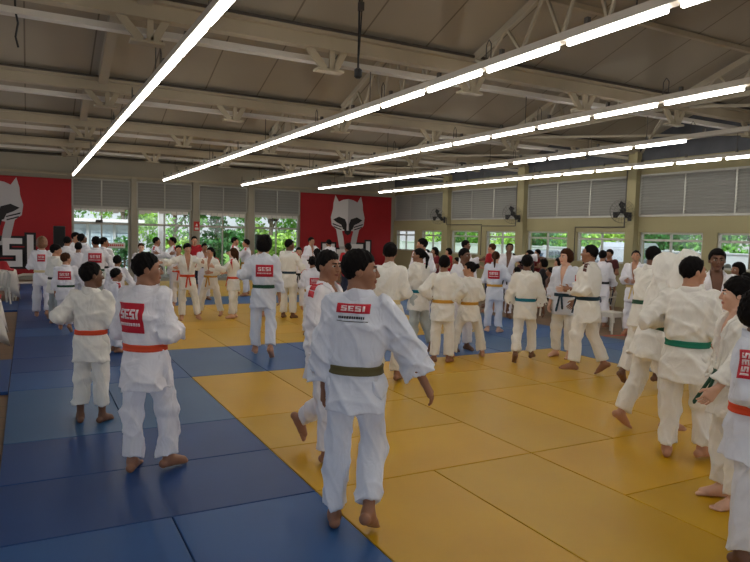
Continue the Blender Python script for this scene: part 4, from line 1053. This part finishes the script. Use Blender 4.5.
PEOPLE = [
 ('C1', 1.79, 3.54, 1.745, 35, 3, 'boy with olive belt walking away in the centre foreground, red strip on back',
  {'legs': ('stand', 'lift'), 'arms': ('down', 'outd'), 'twist': 6, 'hyaw': 78, 'hemz': -0.17, 'hem': 0.86, 'belt': 'olive', 'gi': 'blueish', 'skin': 'brown', 'patch': ('rect', 0.2, 0.052, 0.44, 0.0), 'hair': 'short', 'cuff': 0.74, 'slv': 1.2, 'face': 1, 'swing': 0.4, 'knot': 1}),
 ('C2', 2.13, 4.78, 1.720, 152, 3, 'boy striding behind the olive-belted boy, red shoulder print, one foot kicked back',
  {'legs': ('kick', 'fwd'), 'arms': ('back', 'down'), 'twist': -8, 'hyaw': 12, 'belt': 'black', 'gi': 'white', 'skin': 'brown', 'shoulder': (-1, 1), 'face': 1, 'hair': 'short', 'chest': 1}),
 ('L1', 0.77, 5.02, 1.665, 45, 3, 'boy with orange belt in the left foreground, square red back patch, looking right',
  {'legs': ('stand', 'fwd'), 'arms': ('bent', 'bent'), 'hyaw': 52, 'belt': 'orange', 'gi': 'white', 'skin': 'brown', 'patch': ('sq', 0.23, 0.22, 0.3, -0.03), 'hair': 'short', 'face': 1, 'toes': 22, 'fat': 1.06, 'swing': 0.8}),
 ('L2', 0.52, 6.56, 1.518, 23, 2, 'small boy with orange belt and short trousers, plain back, left of the taller orange-belted boy',
  {'legs': ('stand', 'stand'), 'arms': ('elbow', 'bent'), 'hyaw': 50, 'belt': 'orange', 'gi': 'cream', 'skin': 'dark', 'hs': 1.12, 'hem': 0.7, 'face': 1, 'hair': 'short', 'toes': 20}),
 ('L3', 0.59, 12.51, 1.354, 15, 1, 'child with dark green belt walking away on the left blue lane, red back patch',
  {'legs': ('stand', 'back'), 'arms': ('down', 'outd'), 'hyaw': 40, 'belt': 'green', 'skin': 'tan', 'hs': 1.12, 'wid': 1.12, 'patch': ('sq', 0.27, 0.19, 0.31, 0.0), 'hair': 'short', 'hcol': 'brown'}),
 ('L4', 0.26, 14.43, 1.576, 9, 0, 'curly copper-haired child facing the left banner, small red back patch',
  {'legs': ('stand', 'back'), 'arms': ('bent', 'down'), 'belt': 'cream', 'skin': 'tan', 'patch': ('sq', 0.15, 0.15, 0.36, 0.0), 'hair': 'curly', 'hcol': 'copper', 'hs': 1.05}),
 ('L5', 0.47, 13.61, 1.519, 57, 0, 'child in grey trousers beside the curly-haired child, face turned right',
  {'legs': ('stand', 'stand'), 'arms': ('bent', 'bent'), 'hyaw': 40, 'gi': 'cream', 'pants': 'grey', 'belt': 'black', 'skin': 'tan', 'hair': 'fringe', 'hs': 1.05}),
 ('L6', 0.79, 16.70, 1.636, 23, 0, 'black-haired person in white right in front of the left loudspeaker',
  {'arms': ('down', 'down'), 'belt': 'black', 'skin': 'brown', 'hair': 'short', 'lean': 8}),
 ('L7', 1.08, 18.04, 1.726, 153, 0, 'person facing the camera between the left loudspeaker and the glass doors',
  {'arms': ('down', 'bent'), 'belt': 'black', 'skin': 'tan', 'hair': 'short', 'face': 1, 'hyaw': -30}),
 ('L8', 1.26, 14.63, 1.671, 13, 0, 'stout person in grey trousers seen from behind, red back patch, before the glass doors',
  {'arms': ('bent', 'outd'), 'belt': 'green', 'pants': 'grey', 'skin': 'brown', 'patch': ('sq', 0.26, 0.2, 0.33, 0.0), 'hair': 'short', 'fat': 1.15, 'wid': 1.05, 'hyaw': -30}),
 ('L9', 0.98, 15.43, 1.526, 9, 0, 'person with plain white back just left of the stout person with a red back patch',
  {'arms': ('bent', 'bent'), 'belt': 'black', 'skin': 'brown', 'hair': 'short'}),
 ('L10', 1.21, 17.27, 1.712, 64, 0, 'tall dark-haired person looking down, behind the stout person with a red back patch',
  {'arms': ('down', 'fwd'), 'belt': 'black', 'skin': 'dark', 'hair': 'short', 'hpitch': -22}),
 ('L11', 1.55, 16.06, 1.637, 26, 0, 'person right of the stout person, head before the notice board on the door',
  {'arms': ('down', 'bent'), 'belt': 'black', 'skin': 'brown', 'hair': 'short', 'hyaw': 60}),
 ('L12', 1.42, 12.48, 1.362, 17, 1, 'child seen from behind between the stout person and the left foreground boys',
  {'arms': ('down', 'outd'), 'belt': 'black', 'skin': 'brown', 'patch': ('sq', 0.2, 0.2, 0.36, 0.0), 'hair': 'short', 'hs': 1.1, 'lean': 6}),
 ('L13', 1.15, 10.23, 1.254, 76, 1, 'child in profile with red shoulder print, right beside the small orange-belted boy',
  {'arms': ('bent', 'bent'), 'belt': 'orange', 'skin': 'brown', 'shoulder': (-1, 1), 'hair': 'short', 'hs': 1.12, 'face': 1, 'chest': -1}),
 ('B1', 2.53, 17.17, 1.493, 183, 0, 'fair child facing the camera before the first grey column',
  {'arms': ('bent', 'bent'), 'belt': 'cream', 'skin': 'light', 'hair': 'short', 'hcol': 'brown', 'hs': 1.06, 'face': 1}),
 ('B2', 3.05, 18.09, 1.641, 115, 0, 'left one of two people holding each other in front of the second far window',
  {'arms': ('down', 'grip'), 'belt': 'black', 'skin': 'brown', 'hair': 'short', 'shoulder': (1,)}),
 ('B3', 3.47, 17.99, 1.651, -89, 0, 'right one of two people holding each other in front of the second far window',
  {'arms': ('grip', 'down'), 'belt': 'black', 'skin': 'brown', 'hair': 'short', 'shoulder': (-1,)}),
 ('B4', 2.88, 13.46, 1.580, 184, 0, 'boy with orange belt facing the camera, reaching out both arms, bare chest showing',
  {'legs': ('wide', 'stand'), 'arms': ('ahead', 'wide'), 'belt': 'orange', 'gi': 'cream', 'skin': 'tan', 'shoulder': (-1, 1), 'face': 1, 'hair': 'fringe', 'hyaw': -10, 'vz': 0.1}),
 ('B5', 3.52, 14.12, 1.510, -141, 0, 'girl with yellow belt and tied hair, between the orange-belted boy and the long-haired girl',
  {'legs': ('side', 'side'), 'arms': ('bent', 'grip'), 'belt': 'yellow', 'gi': 'cream', 'skin': 'tan', 'shoulder': (-1, 1), 'face': 1, 'hair': 'pony', 'hyaw': 20}),
 ('B6', 3.85, 13.49, 1.490, -59, 0, 'long-haired girl in profile facing left on the middle mats',
  {'legs': ('stand', 'stand'), 'arms': ('grip', 'bent'), 'belt': 'orange', 'gi': 'cream', 'skin': 'light', 'shoulder': (-1, 1), 'hair': 'long', 'hcol': 'brown', 'face': 1}),
 ('B7', 4.26, 19.00, 1.682, 183, 0, 'adult in a red shirt under the exit sign',
  {'arms': ('bent', 'bent'), 'shirt': 'red', 'pants': 'navy', 'short': 0.5, 'skin': 'tan', 'hair': 'short', 'face': 1}),
 ('B7b', 3.22, 16.04, 1.480, 186, 0, 'boy peeping out behind the left shoulder of the orange-belted boy with bare chest',
  {'arms': ('bent', 'bent'), 'belt': 'orange', 'skin': 'tan', 'hair': 'short', 'face': 1, 'hs': 1.06}),
 ('B7c', 4.14, 17.28, 1.516, 173, 0, 'person with red shoulder print standing behind the yellow-belted girl with tied hair',
  {'arms': ('down', 'bent'), 'belt': 'black', 'skin': 'brown', 'hair': 'short', 'shoulder': (-1, 1), 'face': 1}),
 ('B8', 5.37, 18.75, 1.679, 116, 0, 'person facing right, left one of the pair before the column by the right loudspeaker',
  {'arms': ('down', 'grip'), 'belt': 'cream', 'skin': 'tan', 'hair': 'short', 'shoulder': (1,)}),
 ('B9', 5.53, 18.08, 1.636, -63, 0, 'person with yellow belt facing left, right one of the pair near the right loudspeaker',
  {'legs': ('stand', 'side'), 'arms': ('grip', 'down'), 'belt': 'yellow', 'skin': 'tan', 'hair': 'short', 'shoulder': (-1, 1)}),
 ('M1', 3.05, 9.09, 1.725, 23, 1, 'curly black-haired person with green belt and large red back patch on the blue strip',
  {'legs': ('stand', 'back'), 'arms': ('elbow', 'down'), 'belt': 'green', 'gi': 'blueish', 'skin': 'tan', 'patch': ('sq', 0.24, 0.17, 0.3, 0.02), 'hair': 'curly', 'hs': 1.03, 'hyaw': 20, 'twist': 4}),
 ('M2', 4.52, 13.64, 1.648, -107, 0, 'face half hidden behind the curly hair of the green-belted person',
  {'arms': ('bent', 'bent'), 'belt': 'black', 'skin': 'tan', 'hair': 'fringe', 'hyaw': 30, 'face': 1}),
 ('M3', 4.96, 13.15, 1.707, 49, 0, 'tall person in cream trousers with dark belt, right of the curly-haired person',
  {'legs': ('stand', 'stand'), 'arms': ('down', 'outd'), 'belt': 'navy', 'gi': 'cream', 'skin': 'dark', 'hair': 'short', 'hyaw': 45, 'shoulder': (1,)}),
 ('M4', 5.71, 14.47, 1.508, 200, 0, 'boy facing the camera, right of the tall person in cream trousers',
  {'arms': ('down', 'down'), 'belt': 'black', 'skin': 'tan', 'hair': 'short', 'face': 1, 'hs': 1.07}),
 ('M5', 7.85, 18.88, 1.730, 173, 0, 'instructor facing the camera at the left edge of the middle red banner',
  {'arms': ('grip', 'bent'), 'belt': 'black', 'skin': 'tan', 'hair': 'short', 'face': 1, 'hyaw': -20}),
 ('M6', 8.48, 18.75, 1.682, -11, 0, 'person with back to the camera, right of the instructor, in front of the banner emblem',
  {'arms': ('grip', 'down'), 'belt': 'black', 'skin': 'brown', 'hair': 'short', 'lean': 10}),
 ('M7', 4.48, 10.69, 1.436, 23, 1, 'girl with hair bun and red shoulder print, back to camera, left of the striding boy',
  {'arms': ('bent', 'bent'), 'belt': 'yellow', 'skin': 'brown', 'patch': ('sq', 0.2, 0.15, 0.27, 0.05), 'hair': 'bun', 'hs': 1.08, 'shoulder': (-1,)}),
 ('M7b', 5.41, 12.67, 1.532, 33, 0, 'ponytailed person directly behind the girl with a hair bun',
  {'arms': ('down', 'down'), 'belt': 'black', 'skin': 'brown', 'hair': 'pony'}),
 ('M8', 7.04, 14.53, 1.625, -4, 0, 'adult in a red shirt seen from behind, between the central boys and the banner',
  {'arms': ('down', 'bent'), 'shirt': 'red', 'pants': 'navy', 'short': 0.9, 'skin': 'brown', 'hair': 'short'}),
 ('M9', 3.92, 6.93, 1.754, 36, 2, 'tall person in cream, plain back, partly hidden by the olive-belted boy',
  {'legs': ('stand', 'fwd'), 'wid': 0.9, 'arms': ('fwd', 'bent'), 'belt': 'cream', 'gi': 'cream', 'skin': 'brown', 'hair': 'short', 'lean': 5}),
 ('M10', 5.39, 8.57, 1.603, -18, 1, 'girl with bright blue belt and grey trousers, face in profile',
  {'legs': ('stand', 'back'), 'arms': ('fwd', 'down'), 'belt': 'blue', 'gi': 'cream', 'pants': 'grey', 'skin': 'brown', 'hair': 'pony', 'hyaw': -25, 'shoulder': (1,), 'face': 1}),
 ('M11', 7.17, 11.30, 1.800, -118, 0, 'tall young man looking left behind the blue-belted girl',
  {'arms': ('bent', 'down'), 'belt': 'black', 'skin': 'tan', 'hair': 'short', 'face': 1, 'hyaw': 60, 'chest': 1, 'shoulder': (1,)}),
 ('M12', 5.34, 7.81, 1.571, 34, 1, 'boy with yellow belt and hands on his hips, seen from behind',
  {'legs': ('stand', 'stand'), 'arms': ('hip', 'hip'), 'belt': 'yellow', 'gi': 'cream', 'skin': 'brown', 'hair': 'short', 'hs': 1.08, 'toes': 25, 'wid': 1.04}),
 ('M13', 5.95, 8.00, 1.495, 15, 1, 'bun-haired girl with yellow belt, head turned left, beside the boy with hands on hips',
  {'legs': ('side', 'side'), 'arms': ('hip', 'bent'), 'belt': 'yellow', 'gi': 'cream', 'skin': 'tan', 'hair': 'bun', 'hs': 1.07, 'hyaw': -60, 'face': 1, 'fat': 1.05}),
 ('M14', 6.22, 8.54, 1.664, 186, 1, 'dark-haired person with red shoulder print behind the bun-haired girl',
  {'arms': ('bent', 'bent'), 'belt': 'black', 'skin': 'dark', 'hair': 'short', 'hyaw': -20, 'face': 1, 'shoulder': (-1,)}),
 ('M15', 8.03, 9.99, 1.586, 47, 0, 'brown-ponytailed girl with yellow belt and red back patch on the blue strip',
  {'legs': ('stand', 'stand'), 'arms': ('bent', 'elbow'), 'belt': 'yellow', 'gi': 'blueish', 'skin': 'light', 'hair': 'pony', 'hcol': 'brown', 'patch': ('sq', 0.24, 0.17, 0.3, -0.01), 'toes': 25}),
 ('M16', 9.68, 11.70, 1.751, 212, 0, 'person stretching one white sleeve out to the right, behind the brown-ponytailed girl',
  {'legs': ('stand', 'stand'), 'arms': ('side', 'bent'), 'belt': 'black', 'skin': 'dark', 'hair': 'short', 'roll': -8, 'hpitch': -20}),
 ('M17', 9.73, 13.32, 1.773, 136, 0, 'man in white facing right before the second far window of the right wall',
  {'arms': ('down', 'grip'), 'belt': 'black', 'skin': 'dark', 'hair': 'short', 'face': 1, 'fat': 1.1}),
 ('M17b', 10.14, 12.76, 1.715, -22, 0, 'close-cropped adult in a red shirt facing the man in white',
  {'arms': ('bent', 'grip'), 'shirt': 'red', 'pants': 'navy', 'short': 0.9, 'skin': 'tan', 'hair': 'buzz', 'hcol': 'brown', 'fat': 1.15}),
 ('M18', 6.46, 7.31, 1.560, 44, 1, 'boy with blue belt walking away at the yellow edge, arms hanging',
  {'legs': ('back', 'fwd'), 'arms': (((0.32, 0.02, -1), (0.18, 0.15, -1)), ((0.32, 0.02, -1), (0.18, 0.15, -1))), 'belt': 'blue', 'gi': 'cream', 'skin': 'dark', 'hair': 'short', 'hs': 1.08, 'slv': 1.05}),
 ('M19', 7.38, 7.46, 1.697, -110, 1, 'girl with shoulder-length hair facing the camera, left of the crop-haired man',
  {'legs': ('stand', 'stand'), 'arms': ('bent', 'down'), 'belt': 'navy', 'gi': 'blueish', 'pants': 'cream', 'skin': 'light', 'hair': 'bob', 'hcol': 'brown', 'face': 1, 'hyaw': 20}),
 ('M20', 6.69, 6.33, 1.732, -28, 1, 'crop-haired man in profile facing left with red chest badge and brown shoulder print',
  {'legs': ('fwd', 'back'), 'arms': ('bent', 'low'), 'belt': 'navy', 'gi': 'cream', 'skin': 'brown', 'hair': 'buzz', 'chest': -1, 'shoulder': (-1,), 'shcol': 'brown', 'face': 1, 'fat': 1.12, 'hpitch': -5}),
 ('M21', 10.75, 9.82, 1.641, 68, 0, 'person mostly hidden behind the crop-haired man with the chest badge',
  {'arms': ('down', 'fwd'), 'belt': 'black', 'skin': 'brown', 'hair': 'short'}),
 ('R1', 10.72, 8.94, 1.711, -115, 0, 'instructor looking down beside the white stool',
  {'legs': ('stand', 'stand'), 'arms': ('bent', 'bent'), 'belt': 'pale', 'skin': 'tan', 'hair': 'short', 'face': 1, 'hpitch': -18, 'hyaw': -15, 'z': -0.04}),
 ('R2', 6.88, 5.56, 1.736, 89, 2, 'person gripping with both arms, one foot back, left of the raised white sleeve',
  {'legs': ('back', 'fwd'), 'arms': ('grip', 'grip'), 'belt': 'green', 'gi': 'cream', 'skin': 'dark', 'hair': 'short', 'lean': 8}),
 ('R3', 5.24, 4.13, 1.695, 114, 2, 'person bent forward with one big sleeve raised over the head, behind the teal-belted man',
  {'legs': ('back', 'fwd'), 'arms': ('grip', ((0.1, 0.05, 1), (-0.75, 0.5, 0.1))), 'belt': 'green', 'gi': 'cream', 'skin': 'tan', 'hair': 'buzz', 'lean': 14, 'hpitch': -20, 'slv': 1.2, 'hood': 1}),
 ('R4', 4.88, 3.50, 1.724, 72, 2, 'sturdy man with teal belt and plain back at the right, turned from the camera',
  {'legs': ('stand', 'fwd'), 'arms': ('elbow', 'bent'), 'belt': 'teal', 'gi': 'cream', 'skin': 'tan', 'hair': 'short', 'hyaw': 40, 'face': 1, 'fat': 1.1, 'wid': 1.06, 'toes': 20}),
 ('R5', 6.94, 4.67, 1.781, 228, 2, 'dark-skinned boy facing the camera behind the teal-belted man',
  {'legs': ('stand', 'stand'), 'arms': ('grip', 'bent'), 'belt': 'black', 'gi': 'white', 'skin': 'dark', 'hair': 'short', 'face': 1, 'vz': 0.06}),
 ('R6', 4.35, 2.74, 1.610, -57, 3, 'black-haired fair boy with green belt looking left at the right edge',
  {'legs': ('stand', 'stand'), 'arms': ('low', 'down'), 'belt': 'green', 'gi': 'cream', 'skin': 'light', 'hair': 'fringe', 'face': 1, 'hs': 1.03, 'vz': 0.1, 'swing': 1.5, 'hyaw': 18}),
 ('R7', 3.66, 2.18, 1.567, 154, 3, 'person with orange belt cut by the right edge, red patch on the sleeve',
  {'legs': ('stand', 'stand'), 'arms': ('down', 'bent'), 'belt': 'orange', 'gi': 'blueish', 'skin': 'dark', 'hair': 'curly', 'sleeve': 1, 'slv_dir': (1, -0.45, 0), 'flare': 1.12, 'wid': 1.1}),
]
SEATED = [
 (11.40, 13.82, 1.199, -55, 'dark-clothed spectator right beside the brown-ponytailed girl',
  {'shirt': 'black', 'pants': 'black', 'hair': 'short', 'skin': 'dark'}),
 (11.00, 12.82, 1.093, -34, 'low-seated spectator touching the left sleeve of the walking boy with blue belt',
  {'shirt': 'maroon', 'pants': 'black', 'hair': 'bob', 'skin': 'brown'}),
 (12.90, 13.31, 1.311, -51, 'long-haired spectator in brown left of the shoulder-length-haired girl',
  {'shirt': 'brownshirt', 'pants': 'navy', 'hair': 'long', 'skin': 'tan'}),
 (14.10, 15.48, 1.535, -53, "spectator at the wall directly over the walking boy's head",
  {'shirt': 'darkred', 'pants': 'navy', 'hair': 'short', 'skin': 'brown'}),
 (11.60, 11.06, 1.332, -84, "child in purple right of the crop-haired man's sleeve",
  {'shirt': 'purple', 'pants': 'navy', 'hair': 'short', 'skin': 'tan'}),
 (12.10, 18.28, 1.459, -86, 'spectator in dark red between the young man and the boy with hands on hips',
  {'shirt': 'darkred', 'pants': 'navy', 'hair': 'long', 'skin': 'brown'}),
 (13.50, 19.48, 1.407, -75, 'spectator in bright red right above the boy with hands on hips',
  {'shirt': 'red', 'pants': 'navy', 'hair': 'bob', 'skin': 'tan'}),
 (13.30, 20.63, 1.332, -77, 'spectator in maroon nearest the young man looking left',
  {'shirt': 'maroon', 'pants': 'navy', 'hair': 'short', 'skin': 'brown'}),
 (11.90, 16.71, 1.188, -65, 'spectator in red low behind the dark-haired person with shoulder print',
  {'shirt': 'red', 'pants': 'black', 'hair': 'short', 'skin': 'brown'}),
 (11.90, 14.10, 1.411, -50, 'leftmost dark-clothed spectator under the outstretched white sleeve',
  {'shirt': 'black', 'pants': 'black', 'hair': 'short', 'skin': 'brown'}),
 (12.90, 14.87, 1.302, -29, 'long-haired maroon-clothed spectator left of the walking boy with blue belt',
  {'shirt': 'maroon', 'pants': 'navy', 'hair': 'long', 'skin': 'tan'}),
 (13.60, 15.28, 1.474, -58, 'spectator behind the head of the walking boy with blue belt',
  {'shirt': 'black', 'pants': 'navy', 'hair': 'short', 'skin': 'tan'}),
 (12.20, 13.15, 1.288, -37, "dark-clothed spectator just right of the walking boy's head",
  {'shirt': 'black', 'pants': 'black', 'hair': 'bob', 'skin': 'brown'}),
 (11.40, 12.03, 1.137, -47, 'low-seated spectator in brown between the walking boy and the shoulder-length-haired girl',
  {'shirt': 'brownshirt', 'pants': 'black', 'hair': 'short', 'skin': 'brown'}),
 (12.80, 12.02, 1.598, -93, 'spectator in pale blue right of the crop-haired man',
  {'shirt': 'blueshirt', 'pants': 'navy', 'hair': 'long', 'skin': 'tan'}),
 (12.60, 11.29, 1.643, -102, 'spectator in maroon between the pale blue spectator and the instructor',
  {'shirt': 'maroon', 'pants': 'navy', 'hair': 'short', 'skin': 'brown'}),
 (11.60, 10.58, 1.378, -102, 'small seated child in yellow near the white stool',
  {'shirt': 'yellow', 'pants': 'navy', 'hair': 'short', 'skin': 'brown'}),
 (15.60, 10.37, 1.581, -114, 'man in grey leaning outside the window at the right edge',
  {'shirt': 'greyshirt', 'pants': 'navy', 'hair': 'short', 'skin': 'tan'}),
 (12.40, 8.32, 1.425, -4, 'black-haired spectator under the right window, beside the dark-skinned boy',
  {'shirt': 'black', 'pants': 'navy', 'hair': 'short', 'skin': 'brown'}),
 (10.60, 6.58, 1.343, -92, 'spectator cut by the right frame edge',
  {'shirt': 'greyshirt', 'pants': 'navy', 'hair': 'short', 'skin': 'tan'}),
 (12.00, 7.62, 1.460, -72, "spectator in brown just above the fair boy's hair at the right",
  {'shirt': 'brownshirt', 'pants': 'navy', 'hair': 'bob', 'skin': 'brown'}),
]

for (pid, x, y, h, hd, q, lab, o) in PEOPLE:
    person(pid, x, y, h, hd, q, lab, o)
for i, (x, y, ztop, hd, lab, o) in enumerate(SEATED):
    o = dict(o); o['face'] = 1
    if ztop > 1.5 and x < 15:
        o['arms'] = ('bent', 'down'); o['short'] = .9; o['z'] = -.04
        person('S%d' % i, x, y, ztop+.04, hd, 0, lab, o, 'spectators along the right wall'); continue
    if x > 15:
        o['arms'] = ('bent', 'bent'); o['short'] = .9; o['z'] = -.12
        person('S%d' % i, x, y, ztop+.12, hd, 0, lab, o, 'spectators along the right wall'); continue
    # sitting: total height chosen so that seat height plus trunk reaches the head seen
    o['legs'] = ('sit', 'sitout') if i % 2 else ('sitout', 'sit'); o['arms'] = ('lap', 'lap'); o['short'] = .9 if i % 3 else .45
    hgt = (ztop+.04)/.76
    o['z'] = -.04
    r = person('S%d' % i, x, y, hgt, hd, 0, lab, o, 'spectators along the right wall')
    sh = .47*hgt/1.70/.445
    hr = hd*D2R
    c = dup(chair0, (x+.0*math.sin(hr), y, -.04), -hr, 'white plastic chair under the '+' '.join(lab.split()[:11]), 'white plastic chairs')
    c.scale = (.98, .98, max(.6, min(1.02, (.40*hgt/1.7-.02)/.445)))
# ------------------------------------------------------------------ light, camera
w = bpy.data.worlds.new('sky'); bpy.context.scene.world = w; w.use_nodes = True; nt = w.node_tree
bg = nt.nodes['Background']; sky = nt.nodes.new('ShaderNodeTexSky'); sky.sky_type = 'HOSEK_WILKIE'; sky.turbidity = 6; sky.ground_albedo = .5
sky.sun_direction = Vector((.3, -.45, .84)).normalized()
hs_ = nt.nodes.new('ShaderNodeHueSaturation'); hs_.inputs['Saturation'].default_value = .45
nt.links.new(sky.outputs[0], hs_.inputs['Color']); nt.links.new(hs_.outputs[0], bg.inputs[0]); bg.inputs[1].default_value = 3.6
sun = bpy.data.lights.new('sun', 'SUN'); sun.energy = 6.0; sun.angle = .35; so = bpy.data.objects.new('sun', sun); C.objects.link(so)
so.rotation_euler = (math.radians(30), math.radians(-35), 0)
cam = bpy.data.cameras.new('camera'); cam.sensor_width = 36; cam.lens = 647.6/750*36; cam.clip_start = .05; cam.clip_end = 300
co = bpy.data.objects.new('camera', cam); C.objects.link(co)
ya, pi_, ro = [math.radians(v) for v in (28.29, -4.022, 1.4425)]
fwd = Vector((math.sin(ya)*math.cos(pi_), math.cos(ya)*math.cos(pi_), math.sin(pi_))); rt = Vector((math.cos(ya), -math.sin(ya), 0)); up = rt.cross(fwd)
Rr = rt*math.cos(ro)+up*math.sin(ro); Uu = -rt*math.sin(ro)+up*math.cos(ro)
co.matrix_world = Matrix(((Rr.x, Uu.x, -fwd.x, 0), (Rr.y, Uu.y, -fwd.y, 0), (Rr.z, Uu.z, -fwd.z, 1.83), (0, 0, 0, 1)))
sc = bpy.context.scene; sc.camera = co
sc.view_settings.view_transform = 'Standard'; sc.view_settings.look = 'None'; sc.view_settings.gamma = 1; sc.view_settings.exposure = 0.27
sc.view_settings.use_curve_mapping = False
